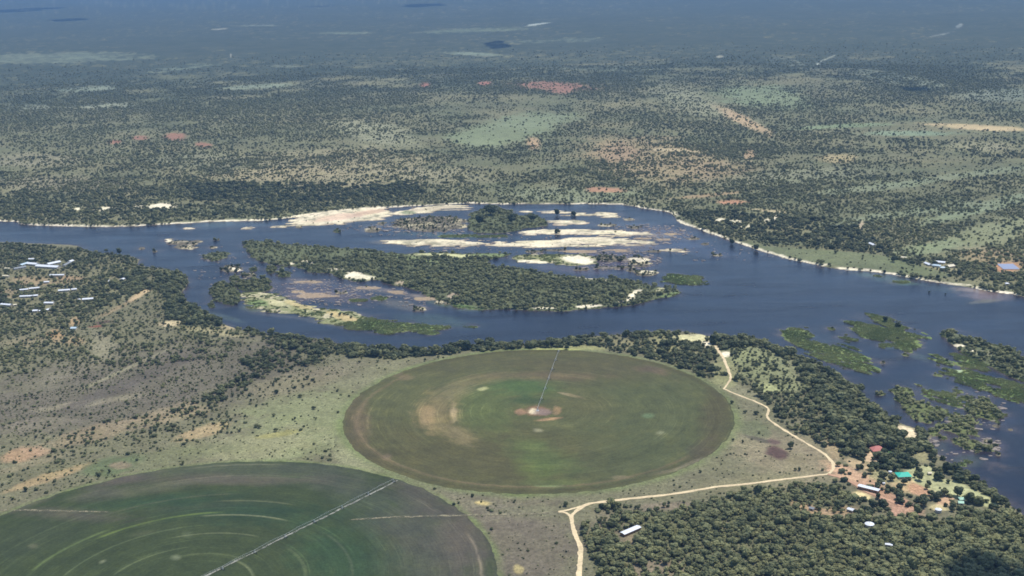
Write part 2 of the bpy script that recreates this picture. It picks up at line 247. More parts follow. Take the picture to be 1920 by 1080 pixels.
SOUTH_COVER = [
 (210, 735, 330, 62, -8, (112, 104, 89), .95, .66), (330, 690, 210, 42, -8, (114, 106, 90), .9, .62), (480, 690, 120, 26, -6, (110, 103, 86), .8, .5), (140, 690, 120, 16, -20, (132, 124, 102), .6, .5),
 (160, 756, 110, 6, -8, (146, 136, 112), .8, .12), (70, 796, 70, 12, -6, (132, 122, 104), .7, .2), (240, 720, 130, 10, -22, (99, 91, 81), .8, .4),
 (240, 690, 90, 3, -25, (150, 142, 114), .8, .05), (190, 650, 22, 25, 25, (150, 142, 114), .7, .1),
 (120, 540, 150, 44, 0, (138, 132, 100), .7, .62), (55, 527, 40, 8, 0, (172, 148, 116), .8, .3), (128, 522, 24, 6, 0, (178, 150, 116), .8, .3), (100, 531, 26, 4, 0, (165, 145, 112), .7, .3), (20, 550, 22, 8, 0, (165, 145, 115), .7, .3),
 (262, 553, 26, 5, -32, (206, 178, 138), .9, .2), (215, 580, 40, 4, -26, (178, 152, 118), .5, .55), (140, 603, 10, 8, -50, (190, 160, 122), .8, .2),
 (182, 612, 14, 2.5, -4, (150, 92, 76), .8, .1), (192, 604, 16, 2.5, -8, (104, 80, 72), .8, .1), (104, 630, 14, 11, 20, (196, 160, 118), .8, .2), (135, 640, 25, 8, 0, (176, 150, 114), .6, .3), (60, 640, 60, 10, 0, (150, 136, 108), .6, .5),
 (322, 606, 22, 5, -8, (206, 186, 146), .85, .25), (400, 622, 50, 6, 8, (176, 164, 124), .7, .4), (430, 612, 14, 6, 0, (190, 172, 132), .7, .3),
 (40, 852, 42, 12, -14, (182, 146, 114), .8, .35), (75, 845, 22, 8, 0, (186, 152, 120), .6, .3), (180, 812, 110, 14, -14, (156, 136, 108), .6, .45), (330, 775, 70, 14, -12, (170, 152, 118), .6, .45), (385, 808, 46, 10, -16, (182, 158, 118), .8, .3), (100, 892, 80, 7, -18, (178, 152, 112), .75, .2), (60, 870, 60, 6, -16, (150, 138, 108), .7, .3),
 (560, 800, 120, 62, -14, (140, 142, 102), .85, .1), (470, 836, 130, 24, -8, (146, 142, 106), .85, .1), (300, 860, 130, 16, -10, (124, 124, 90), .8, .12), (210, 872, 50, 16, -10, (106, 116, 80), .85, .06), (225, 872, 22, 6, 0, (160, 140, 114), .7, .0), (520, 815, 40, 5, -8, (164, 156, 92), .6, .05), (700, 705, 60, 18, -18, (132, 128, 98), .7, .15), (560, 715, 90, 20, -14, (138, 128, 102), .8, .3),
 (880, 950, 150, 22, 3, (128, 120, 96), .85, .12), (960, 1030, 130, 80, 0, (116, 106, 90), .9, .2), (905, 943, 16, 4, 5, (206, 184, 124), .9, 0), (1000, 960, 70, 12, 0, (120, 116, 90), .7, .2),
 (972, 1068, 10, 8, 45, (190, 172, 120), .8, 0), (660, 860, 40, 20, 30, (150, 148, 110), .8, .04),
 (1480, 860, 110, 46, 14, (146, 134, 106), .9, .14), (1405, 905, 110, 14, -6, (136, 128, 98), .8, .14), (1415, 805, 30, 16, 14, (112, 114, 84), .9, .03), (1423, 824, 28, 4, 14, (92, 86, 74), .85, .03), (1457, 848, 20, 11, 18, (96, 74, 68), .95, 0), (1452, 829, 12, 5, 18, (108, 88, 80), .9, 0), (1390, 735, 40, 12, 28, (146, 140, 108), .8, .08), (1530, 860, 36, 18, 20, (150, 136, 110), .8, .25),
 (1435, 690, 78, 38, 26, (146, 148, 106), .9, .52), (1360, 700, 26, 26, 15, (156, 152, 110), .9, .12), (1300, 633, 38, 8, 0, (214, 204, 156), 1, 0), (1325, 645, 10, 5, 0, SAND, .9, 0), (1362, 664, 8, 5, 0, SAND, .95, 0), (1250, 640, 40, 10, 6, (162, 156, 112), .7, .25), (1210, 650, 90, 8, 8, (156, 148, 106), .6, .3), (1440, 728, 20, 10, 20, (172, 172, 122), .9, .06),
 (1050, 655, 45, 1.8, 0, (214, 208, 130), .95, 0), (1030, 658, 9, 2.2, 0, (222, 214, 170), .95, 0), (1100, 652, 40, 4, 3, (158, 156, 104), .8, .1),
 (1600, 893, 60, 13, 20, (206, 168, 134), .95, .12), (1614, 930, 20, 7, 12, (226, 204, 150), .95, .0), (1690, 948, 44, 12, 22, (190, 150, 124), .95, .08), (1650, 925, 50, 9, 20, (192, 150, 122), .9, .12), (1680, 960, 10, 14, 30, (190, 150, 124), .95, 0), (1635, 858, 14, 12, 50, (216, 184, 150), .95, .05), (1612, 872, 26, 8, 20, (206, 178, 140), .85, .2), (1560, 842, 12, 20, -35, (176, 152, 118), .7, .15),
 (1710, 912, 50, 13, 8, (206, 178, 134), .9, .1), (1660, 895, 28, 10, 10, (168, 160, 116), .8, .15), (1668, 852, 14, 7, 20, (98, 128, 78), .9, .0), (1722, 918, 18, 9, 10, (198, 150, 118), .8, .05), (1775, 937, 22, 8, -38, (208, 170, 136), .9, .12), (1760, 952, 18, 5, 10, (206, 190, 140), .85, .05), (1590, 960, 40, 9, 8, (172, 146, 112), .8, .25), (1520, 955, 40, 9, 15, (186, 154, 120), .8, .35), (1595, 972, 12, 3, 0, (206, 180, 140), .8, .1), (1610, 955, 22, 8, 0, (130, 118, 92), .6, .2),
 (1702, 810, 24, 9, 28, (224, 204, 168), 1, 0), (1705, 826, 9, 5, 0, (226, 204, 168), 1, 0), (1735, 830, 14, 5, 10, (176, 158, 140), .9, 0), (1730, 855, 18, 12, 30, (158, 150, 110), .8, .15),
 (1230, 1065, 60, 18, 0, (140, 124, 102), .8, .35), (1245, 950, 60, 8, -5, (138, 122, 104), .7, .4), (1360, 985, 10, 5, 0, (170, 150, 124), .7, .2), (1180, 1015, 14, 12, 60, (158, 140, 108), .8, .2), (1140, 1000, 40, 40, 0, (128, 116, 94), .7, .55),
 (1830, 990, 8, 4, 0, (176, 152, 120), .8, .1), (1860, 992, 6, 4, 0, (176, 152, 120), .8, .1),
]
LAWN = [(1696, 884), (1725, 874), (1748, 876), (1760, 895), (1792, 903), (1832, 920), (1872, 942), (1850, 950), (1812, 936), (1762, 926), (1722, 908)]
STRIP = [(1385, 452), (1440, 462), (1500, 466), (1560, 470), (1650, 478), (1720, 497), (1790, 515), (1760, 521), (1660, 508), (1560, 496), (1480, 482), (1420, 466)]
ISLE_COVER = [
 (673, 518, 30, 6, 4, SAND, 1, 0), (665, 512, 16, 3, 0, SAND, .9, .1), (1190, 550, 16, 5, -26, SAND, 1, 0), (1175, 562, 20, 3, -15, SAND, .9, .1), (1240, 543, 10, 6, 0, (196, 190, 150), .9, .1), (835, 478, 64, 3.5, 2, (206, 202, 150), 1, 0), (920, 478, 36, 4, 0, (130, 142, 96), .9, 0), (1105, 573, 25, 2.5, -3, SAND, .9, .1), (1020, 577, 24, 1.8, 0, SAND, .9, .05), (1105, 521, 40, 2, 5, SAND, .9, .1), (575, 492, 12, 4, 0, SAND, .9, .3), (545, 494, 8, 2, 0, SAND, .9, .2), (625, 505, 20, 2.5, 0, SAND, .8, .3), (860, 574, 40, 4, 5, (112, 132, 82), .9, 0), (770, 484, 60, 4, 10, (140, 150, 100), .7, .3), (750, 530, 10, 4, 0, (196, 176, 146), .8, .2), (850, 555, 12, 6, 0, (190, 170, 145), .8, .2), (1255, 553, 25, 4, -15, (124, 140, 92), .8, .1),
 (515, 566, 20, 6, 15, (196, 188, 142), .8, .1), (560, 570, 30, 5, 15, (200, 180, 130), .7, .1), (640, 592, 30, 6, 15, (204, 180, 130), .9, .1), (480, 568, 20, 6, 0, (124, 140, 90), .9, .1), (445, 505, 14, 3, 15, SAND, .9, .2), (312, 450, 10, 3, 0, SAND, 1, 0),
 (1085, 486, 28, 7, 5, SAND, 1, 0), (1000, 490, 30, 3, 3, SAND, .9, 0), (1010, 479, 40, 3, 0, (136, 136, 92), .9, .3), (1200, 486, 20, 4, 0, SAND, .9, .05), (1215, 509, 16, 3, 0, SAND, .95, 0),
 (640, 405, 60, 6, -8, (220, 192, 164), 1, 0), (690, 398, 40, 3, -8, (206, 176, 150), .9, 0), (820, 390, 50, 3, -5, (206, 190, 160), .9, .05), (765, 398, 14, 3, 0, (110, 130, 90), .7, .1),
 (1796, 647, 13, 3, 6, SAND, 1, 0), (1823, 657, 6, 2, 0, SAND, 1, 0), (1840, 660, 20, 5, 10, (150, 146, 116), .8, .3), (1800, 693, 8, 3, 0, (176, 190, 150), .9, 0), (1845, 833, 16, 4, 20, (170, 156, 150), .8, 0),
]
WATER_COVER = [  # sediment, weed and rock under shallow water
 (600, 545, 90, 14, 8, (104, 88, 88), .75), (585, 527, 36, 4, 4, (168, 150, 132), .8), (590, 552, 36, 4, -2, (178, 152, 130), .85), (560, 556, 20, 5, 10, (130, 108, 100), .8), (690, 540, 60, 4, 8, (120, 110, 92), .7), (712, 557, 14, 4, 0, (116, 126, 84), .75), (740, 545, 20, 3, 10, (166, 146, 130), .75), (790, 555, 26, 3, 8, (176, 158, 134), .8), (787, 576, 12, 5, 0, (150, 132, 138), .85), (755, 570, 36, 8, 8, (112, 104, 86), .7), (810, 556, 26, 5, 0, (110, 100, 92), .6), (830, 568, 22, 5, 10, (100, 118, 78), .75), (880, 578, 24, 3, 0, (98, 116, 80), .7), (500, 580, 40, 3, 0, (112, 112, 86), .6), (470, 575, 16, 5, 0, (104, 116, 76), .7), (620, 535, 70, 16, 5, (84, 80, 92), .5), (420, 592, 30, 4, 15, (84, 96, 84), .6), (520, 590, 40, 2, 5, (112, 102, 92), .5),
 (1150, 485, 70, 16, 4, (98, 84, 96), .7), (1080, 505, 60, 6, 5, (104, 90, 96), .6), (1230, 432, 60, 10, 4, (104, 92, 98), .6), (1190, 462, 60, 6, 3, (110, 96, 98), .65), (1210, 438, 40, 3, 4, (186, 168, 152), .7), (1250, 444, 50, 4, 4, (96, 96, 96), .55), (1185, 458, 40, 1.8, 2, (176, 160, 146), .7), (1130, 468, 90, 2, 0, (80, 88, 104), .5), (1180, 418, 50, 6, 2, (84, 90, 100), .5), (850, 440, 80, 4, 2, (86, 106, 92), .6), (730, 452, 30, 3, 0, (150, 140, 118), .6), (690, 425, 18, 6, 0, (84, 84, 78), .6), (720, 420, 16, 4, 0, (96, 92, 84), .5), (400, 420, 40, 5, -4, (92, 110, 112), .7), (470, 420, 40, 4, 0, (84, 100, 110), .5), (1270, 455, 40, 12, 0, (70, 76, 100), .5), (1330, 470, 60, 10, 10, (70, 78, 104), .4),
 (1660, 520, 50, 6, 8, (84, 104, 90), .65), (1690, 528, 20, 4, 5, (92, 122, 88), .8), (1625, 513, 20, 2.5, 6, (92, 112, 94), .6), (1770, 540, 40, 5, 5, (78, 94, 96), .5), (1850, 552, 40, 9, 6, (142, 120, 112), .85), (1820, 542, 30, 4, 4, (170, 150, 134), .8), (1850, 563, 22, 3.5, -5, (130, 122, 96), .8),
 (1560, 655, 70, 18, 25, (66, 80, 84), .4), (1720, 665, 20, 5, 20, (80, 92, 86), .6), (1665, 645, 14, 5, 10, (90, 100, 88), .6), (1810, 735, 30, 8, 10, (86, 84, 84), .6), (1700, 765, 30, 12, 20, (70, 74, 76), .5), (1780, 790, 40, 20, 20, (74, 76, 80), .5), (1800, 848, 24, 5, 0, (96, 80, 88), .6), (1855, 830, 26, 12, 20, (98, 88, 96), .6), (1640, 770, 20, 16, 30, (70, 76, 74), .5), (1760, 835, 20, 20, 30, (82, 84, 72), .6), (1740, 820, 20, 10, 10, (120, 108, 104), .7), (1815, 862, 26, 10, 0, (84, 92, 74), .6), (1870, 790, 30, 10, 0, (66, 68, 84), .4), (1755, 700, 6, 1.5, 0, (120, 120, 110), .7), (1780, 742, 60, 20, 15, (72, 80, 84), .45),
 (820, 600, 60, 10, 5, (74, 92, 84), .6), (620, 606, 50, 3, 10, (96, 96, 80), .5),
]

def cover_mask(c, PX, PY, n, rag=.85, soft=.26):
    cx, cy_, rx, ry, tilt = c[:5]
    a = math.radians(tilt); k = 1+soft+rag
    hx = k*math.hypot(rx*math.cos(a), ry*math.sin(a)); hy = k*math.hypot(rx*math.sin(a), ry*math.cos(a))
    out = np.zeros(PX.shape); sel = np.flatnonzero((np.abs(PX-cx) < hx) & (np.abs(PY-cy_) < hy))
    if len(sel):
        x = PX[sel]-cx; y = PY[sel]-cy_; nn = n if np.ndim(n) == 0 else n[sel]
        u = (x*math.cos(a)+y*math.sin(a))/rx; v = (-x*math.sin(a)+y*math.cos(a))/ry
        d = np.sqrt(u*u+v*v)+rag*(nn-.5)*2
        out[sel] = np.clip((1+soft-d)/(2*soft), 0, 1)*c[6]
    return out

def world_noise(X, Y, s, k):
    """noise whose grain grows with distance: even in the log-polar plane"""
    r = np.hypot(X, Y)+1; th = np.arctan2(X, Y)
    return fbm(th*k, np.log(r)*k, 4, s)

# growth regions (picture outlines): (outline, density, size in m, shade 0 dark .. 1 pale)
GROW = [
 ([(0-400, 640), (640, 655), (640, 900), (0-400, 980)], .48, 1.45, .38),
 ([(-300, 600), (300, 590), (470, 625), (420, 680), (250, 690), (100, 690), (-300, 760)], .68, 2.4, .42),
 ([(-300, 454), (160, 462), (262, 484), (262, 496), (352, 512), (356, 562), (330, 590), (200, 590), (-300, 600)], .86, 3.6, .3),
 ([(0, 506), (185, 508), (190, 592), (0, 598)], .62, 3.0, .35),
 ([(225, 560), (300, 545), (330, 610), (330, 640), (180, 650), (130, 620)], .55, 2.0, .4),
 ([(330, 545), (352, 560), (395, 590), (440, 612), (330, 606), (310, 580)], .95, 4.2, .2),
 ([(440, 612), (520, 625), (620, 634), (680, 650), (640, 668), (560, 668), (470, 690), (440, 680), (520, 650)], .82, 3.6, .25),
 ([(560, 660), (640, 655), (600, 680), (500, 706), (450, 735), (380, 780), (300, 810), (240, 815), (330, 770), (430, 720), (470, 692)], .86, 3.2, .18),
 ([(100, 840), (200, 790), (330, 775), (430, 780), (430, 820), (330, 815), (200, 835), (60, 905)], .55, 2.0, .25),
 ([(420, 735), (560, 700), (640, 720), (620, 800), (440, 830)], .24, 1.9, .15),
 ([(640, 644), (1090, 632), (1090, 652), (960, 652), (820, 664), (740, 672), (640, 668)], .93, 4.4, .22),
 ([(1080, 630), (1160, 622), (1270, 620), (1345, 640), (1352, 700), (1380, 722), (1290, 700), (1190, 668), (1100, 650)], .55, 3.6, .25),
 ([(1180, 640), (1280, 640), (1340, 660), (1350, 706), (1270, 684), (1190, 660)], .75, 4.0, .2),
 ([(1345, 628), (1415, 630), (1470, 655), (1545, 690), (1610, 725), (1660, 770), (1720, 803), (1765, 855), (1740, 862), (1690, 850), (1600, 872), (1560, 850), (1500, 815), (1450, 775), (1400, 735), (1500, 735), (1490, 690), (1430, 650), (1370, 655), (1345, 655)], .93, 4.6, .34),
 ([(1365, 655), (1430, 648), (1495, 690), (1505, 740), (1400, 738), (1372, 722)], .55, 2.5, .3),
 ([(1500, 735), (1560, 800), (1560, 852), (1490, 812), (1447, 775), (1420, 745)], .6, 3.4, .3),
 ([(1560, 850), (1690, 845), (1760, 850), (1850, 905), (1925, 950), (1990, 1030), (1920, 985), (1700, 990), (1620, 970), (1560, 920)], .42, 3.8, .15),
 ([(1765, 870), (1810, 880), (1875, 930), (1905, 946), (1880, 945), (1835, 917), (1790, 900)], .95, 4.2, .15),
 ([(1600, 845), (1690, 832), (1720, 880), (1690, 888), (1620, 880)], .8, 4.4, .12),
 ([(1090, 985), (1120, 955), (1200, 945), (1330, 935), (1400, 918), (1520, 908), (1570, 915), (1600, 945), (1650, 975), (1760, 975), (1920, 965), (2300, 1200), (2300, 1700), (1100, 1700), (1130, 1100), (1105, 1040)], .95, 3.5, .62),
 ([(1560, 980), (1760, 975), (1900, 960), (2200, 1150), (2200, 1500), (1500, 1500), (1520, 1040)], 1.0, 4.0, .68),
 ([(1095, 965), (1250, 940), (1330, 932), (1330, 945), (1180, 960), (1110, 1000)], .45, 2.4, .3),
 ([(960, 960), (1085, 965), (1080, 1100), (930, 1200)], .12, 1.3, .2),
 # north bank
 ([(-900, 380), (0, 362), (300, 355), (560, 350), (780, 352), (800, 376), (700, 384), (600, 393), (480, 408), (360, 412), (200, 418), (40, 416), (-900, 440)], .8, 3.6, .28),
 ([(350, 345), (780, 345), (800, 368), (560, 378), (360, 372)], .92, 4.4, .12),
 ([(1260, 395), (1400, 400), (1560, 415), (1640, 440), (1680, 478), (1560, 470), (1440, 458), (1350, 440), (1290, 415)], .85, 4.2, .18),
 ([(1700, 480), (1790, 490), (1800, 520), (1720, 500)], .4, 3.4, .15),
 ([(800, 360), (1260, 372), (1262, 396), (1180, 382), (880, 378)], .5, 3.0, .3),
 ([(1410, 466), (1480, 484), (1660, 508), (1790, 530), (1900, 550), (1900, 538), (1790, 520), (1660, 498), (1480, 476)], .22, 3.0, .2),
]
ISLE_GROW = {'bush': (.72, 3.2, .56), 'green': (.012, 2.2, .2), 'sand': (.03, 2.0, .1), 'sandgreen': (.03, 2.4, .2), 'rock': (.62, 2.5, .12), 'pale': (.74, 2.7, .95), 'mud': (.02, 2.0, .2)}

def growth(X, Y, s=None, which=None):
    PX, PY = pic_xy(X, Y)
    if s is None: s, which = shore(X, Y)
    r = np.hypot(X, Y)
    n = world_noise(X, Y, 21, 34.0); n2 = fbm(X/35, Y/35, 3, 77); n3 = world_noise(X, Y, 27, 12.0)
    north = (PY < np.interp(PX, [p[0] for p in NORTH], [p[1] for p in NORTH])+3)
    d = np.where(north, np.clip(.70+1.7*(n3-.5)+1.5*(n-.5), .10, .98), .14)
    d = np.where(north, np.maximum(d, .72*sstep(5500, 8500, r)+.25*(n-.5)), d)
    size = np.where(north, 3.2+1.2*(n3-.5), 1.6); tone = np.where(north, .46+.7*(n3-.45), .3)
    dm = (n2-.5)
    for poly, dd, ss, tt in GROW:
        m = inside(poly, PX+26*(n-.5), PY+14*(n2-.5)); d = np.where(m, dd, d); size = np.where(m, ss, size); tone = np.where(m, tt, tone)
    for c in NORTH_COVER+SOUTH_COVER:
        if c[7] is None: continue
        m = cover_mask(c, PX, PY, .5*n+.5*n2, .5, .25); m = np.where(north == (c in NORTH_SET), m, 0)
        d = d*(1-m)+c[7]*m*(.3+1.4*n2)
    d = np.where(inside(LAWN, PX, PY), .02, d); d = np.where(inside(STRIP, PX, PY), .05, d)
    isle = which >= 0
    for i, (k, _) in enumerate(ISLES):
        m = (which == i); dd, ss, tt = ISLE_GROW[k]
        d = np.where(m, dd, d); size = np.where(m, ss, size); tone = np.where(m, tt, tone)
    for c in ISLE_COVER:
        m = cover_mask(c, PX, PY, .5*n+.5*n2, .8, .25)*isle
        d = d*(1-m)+c[7]*m
    d = d*np.clip(1+np.where(north, 1.9, 1.2)*dm*(d < .9), 0, 2)
    d = np.where(s < 1.2, 0, d)
    # nothing grows as bush in the fields and their verge, on roads or in the buildings
    d = np.where(np.hypot(X-C1[0], Y-C1[1]) < R1+7, 0, d); d = np.where(np.hypot(X-C2[0], Y-C2[1]) < R2+5, 0, d)
    return d, size, tone, north
NORTH_SET = set(NORTH_COVER)

# ------------------------------------------------------------------ materials
def new_mat(name):
    m = bpy.data.materials.new(name); m.use_nodes = True
    n = m.node_tree.nodes; b = n['Principled BSDF']; b.inputs['Roughness'].default_value = .95
    b.inputs['Specular IOR Level'].default_value = .1
    return m, m.node_tree, b
def N(t, kind, **kw):
    n = t.nodes.new(kind)
    for k, v in kw.items(): setattr(n, k, v)
    return n
def noise_node(t, vec, scale, detail=4, rough=.6):
    n = N(t, 'ShaderNodeTexNoise'); n.inputs['Scale'].default_value = scale; n.inputs['Detail'].default_value = detail; n.inputs['Roughness'].default_value = rough
    if vec is not None: t.links.new(vec, n.inputs['Vector'])
    return n.outputs['Fac']
def maprange(t, v, a, b, c, d):
    n = N(t, 'ShaderNodeMapRange'); t.links.new(v, n.inputs[0])
    for i, x in enumerate((a, b, c, d)): n.inputs[i+1].default_value = x
    return n.outputs[0]
def math_node(t, op, a, b):
    n = N(t, 'ShaderNodeMath', operation=op)
    for i, v in enumerate((a, b)):
        if isinstance(v, (int, float)): n.inputs[i].default_value = v
        else: t.links.new(v, n.inputs[i])
    return n.outputs[0]
def mixc(t, f, a, b, mode='MIX'):
    n = N(t, 'ShaderNodeMix', data_type='RGBA', blend_type=mode)
    if isinstance(f, (int, float)): n.inputs[0].default_value = f
    else: t.links.new(f, n.inputs[0])
    for i, v in ((6, a), (7, b)):
        if isinstance(v, tuple): n.inputs[i].default_value = (*v[:3], 1)
        else: t.links.new(v, n.inputs[i])
    return n.outputs[2]
def scale_col(t, col, f):
    n = N(t, 'ShaderNodeVectorMath', operation='SCALE'); t.links.new(col, n.inputs[0]); t.links.new(f, n.inputs[3]); return n.outputs[0]
def bump(t, b, hgt, dist, strength=1.0):
    n = N(t, 'ShaderNodeBump'); n.inputs['Distance'].default_value = dist; n.inputs['Strength'].default_value = strength
    t.links.new(hgt, n.inputs['Height']); t.links.new(n.outputs[0], b.inputs['Normal'])

def ground_material():
    m, t, b = new_mat('soil_and_grass')
    geo = N(t, 'ShaderNodeNewGeometry').outputs['Position']
    cov = N(t, 'ShaderNodeAttribute', attribute_name='cover').outputs['Color']
    scrub = N(t, 'ShaderNodeAttribute', attribute_name='scrub').outputs['Fac']
    n1 = noise_node(t, geo, 1/5.0, 5, .7); n2 = noise_node(t, geo, 1/40.0, 5, .65); n3 = noise_node(t, geo, 1/260.0, 5, .65)
    f = math_node(t, 'MULTIPLY', math_node(t, 'MULTIPLY', maprange(t, n1, .25, .75, .66, 1.40), maprange(t, n2, .25, .75, .72, 1.32)), maprange(t, n3, .25, .75, .84, 1.16))
    c = scale_col(t, cov, f)
    # patches of drier and of greener grass
    hue = maprange(t, noise_node(t, geo, 1/75.0, 6, .7), .42, .62, 0, 1)
    c = mixc(t, math_node(t, 'MULTIPLY', hue, .35), c, mixc(t, 1.0, c, (1.0, 1.06, .86), 'MULTIPLY'))
    # far bush, too small to stand as single plants
    s1 = noise_node(t, geo, 1/24.0, 3, .6); s2 = noise_node(t, geo, 1/170.0, 6, .72)
    k = math_node(t, 'ADD', scrub, math_node(t, 'MULTIPLY', math_node(t, 'SUBTRACT', math_node(t, 'ADD', s1, s2), 1.0), .9))
    k = math_node(t, 'MULTIPLY', maprange(t, k, .12, .62, 0, .94), maprange(t, scrub, 0, .08, 0, 1))
    wood = mixc(t, maprange(t, s2, .35, .65, 0, 1), (.048, .066, .040), (.092, .106, .066))
    c = mixc(t, k, c, wood)
    tuft = noise_node(t, geo, 1/2.6, 3, .65); lum = N(t, 'ShaderNodeRGBToBW'); t.links.new(cov, lum.inputs[0])
    k = math_node(t, 'MULTIPLY', maprange(t, math_node(t, 'ADD', math_node(t, 'MULTIPLY', tuft, .7), math_node(t, 'MULTIPLY', n2, .3)), .50, .62, 0, .55), maprange(t, lum.outputs[0], .36, .55, 1, 0))
    c = mixc(t, k, c, (.060, .066, .038))
    t.links.new(c, b.inputs['Base Color'])
    bump(t, b, n1, .5, .6)
    return m
def water_material():
    m, t, b = new_mat('river_water')
    geo = N(t, 'ShaderNodeNewGeometry').outputs['Position']
    cov = N(t, 'ShaderNodeAttribute', attribute_name='cover').outputs['Color']
    n2 = noise_node(t, geo, 1/30.0, 5, .7); n4 = noise_node(t, geo, 1/9.0, 4, .6)
    f = math_node(t, 'MULTIPLY', maprange(t, n2, .3, .7, .86, 1.14), maprange(t, n4, .3, .7, .86, 1.14))
    t.links.new(scale_col(t, cov, f), b.inputs['Base Color'])
    mp = N(t, 'ShaderNodeMapping'); mp.inputs['Scale'].default_value = (.25, 1, 1); mp.inputs['Rotation'].default_value = (0, 0, -.12); t.links.new(geo, mp.inputs[0])
    wind = noise_node(t, mp.outputs[0], 1/55.0, 5, .68)
    t.links.new(maprange(t, wind, .32, .68, .05, .30), b.inputs['Roughness']); b.inputs['IOR'].default_value = 1.33; b.inputs['Specular IOR Level'].default_value = .42
    w1 = noise_node(t, geo, 1/2.2, 3, .6); w2 = noise_node(t, geo, 1/0.7, 2, .6)
    bump(t, b, math_node(t, 'MULTIPLY', math_node(t, 'ADD', w1, math_node(t, 'MULTIPLY', w2, .3)), maprange(t, wind, .32, .68, .35, 1.5)), .55, .8)
    return m
def leaf_material(name, dark, pale):
    m, t, b = new_mat(name)
    tint = N(t, 'ShaderNodeAttribute', attribute_name='tint', attribute_type='INSTANCER').outputs['Fac']
    geo = N(t, 'ShaderNodeNewGeometry'); obj = N(t, 'ShaderNodeTexCoord').outputs['Object']
    c = mixc(t, tint, dark, pale)
    n = noise_node(t, obj, 4.5, 3, .7)
    c = scale_col(t, c, maprange(t, n, .3, .7, .68, 1.34))
    hue = noise_node(t, geo.outputs['Position'], 1/11.0, 2, .5)
    c = mixc(t, maprange(t, hue, .4, .65, 0, .4), c, mixc(t, 1.0, c, (1.25, 1.05, .8), 'MULTIPLY'))
    t.links.new(c, b.inputs['Base Color']); b.inputs['Specular IOR Level'].default_value = .15; b.inputs['Roughness'].default_value = .7
    return m
def plain(name, col, rough=.9, spec=.1, metal=0, nscale=None, namt=.12, grain=None):
    m, t, b = new_mat(name); b.inputs['Roughness'].default_value = rough; b.inputs['Specular IOR Level'].default_value = spec; b.inputs['Metallic'].default_value = metal
    geo = N(t, 'ShaderNodeTexCoord').outputs['Object']
    n = noise_node(t, geo, nscale or .6, 5, .65)
    rgb = N(t, 'ShaderNodeRGB'); rgb.outputs[0].default_value = (*lin(col), 1)
    t.links.new(scale_col(t, rgb.outputs[0], maprange(t, n, .25, .75, 1-namt, 1+namt)), b.inputs['Base Color'])
    return m
def track_material(name, col, amt=.2, worn=0):
    m, t, b = new_mat(name)
    geo = N(t, 'ShaderNodeNewGeometry').outputs['Position']
    n = noise_node(t, geo, 1/3.0, 5, .7); n2 = noise_node(t, geo, 1/25.0, 3, .6)
    rgb = N(t, 'ShaderNodeRGB'); rgb.outputs[0].default_value = (*lin(col), 1)
    f = math_node(t, 'MULTIPLY', maprange(t, n, .3, .7, 1-amt, 1+amt), maprange(t, n2, .3, .7, 1-amt*.7, 1+amt*.7))
    t.links.new(scale_col(t, rgb.outputs[0], f), b.inputs['Base Color'])
    if worn:      # grass grows through: bare soil only in patches
        g = noise_node(t, geo, 1/8.0, 5, .75); t.links.new(maprange(t, g, worn-.10, worn+.12, 0, 1), b.inputs['Alpha'])
    return m
def field_material():
    m, t, b = new_mat('irrigated_crop')
    geo = N(t, 'ShaderNodeNewGeometry').outputs['Position']
    cov = N(t, 'ShaderNodeAttribute', attribute_name='cover').outputs['Color']
    pol = N(t, 'ShaderNodeAttribute', attribute_name='polar').outputs['Vector']
    mp = N(t, 'ShaderNodeMapping'); mp.inputs['Scale'].default_value = (1, 1, 1); t.links.new(pol, mp.inputs[0])
    rings = noise_node(t, mp.outputs[0], .55, 4, .75); wide = noise_node(t, mp.outputs[0], .075, 4, .7)
    n1 = noise_node(t, geo, 1/3.0, 4, .7); n2 = noise_node(t, geo, 1/30.0, 5, .65)
    f = math_node(t, 'MULTIPLY', math_node(t, 'MULTIPLY', maprange(t, rings, .3, .7, .86, 1.15), maprange(t, wide, .3, .7, .88, 1.12)), math_node(t, 'MULTIPLY', maprange(t, n1, .3, .7, .80, 1.20), maprange(t, n2, .3, .7, .84, 1.16)))
    mp2 = N(t, 'ShaderNodeMapping'); mp2.inputs['Scale'].default_value = (1, .05, 1); t.links.new(pol, mp2.inputs[0])
    ruts = noise_node(t, mp2.outputs[0], .34, 3, .7); brk = noise_node(t, geo, 1/60.0, 3, .6)
    f = math_node(t, 'MULTIPLY', f, math_node(t, 'ADD', 1.0, math_node(t, 'MULTIPLY', maprange(t, ruts, .56, .66, 0, .42), maprange(t, brk, .38, .6, .1, 1))))
    f = math_node(t, 'MULTIPLY', f, maprange(t, ruts, .30, .42, .82, 1.0))
    c = scale_col(t, cov, f)
    h = maprange(t, n2, .4, .65, 0, .5)
    c = mixc(t, h, c, mixc(t, 1.0, c, (1.06, 1.0, .84), 'MULTIPLY'))
    t.links.new(c, b.inputs['Base Color']); bump(t, b, n1, .35, .5)
    return m
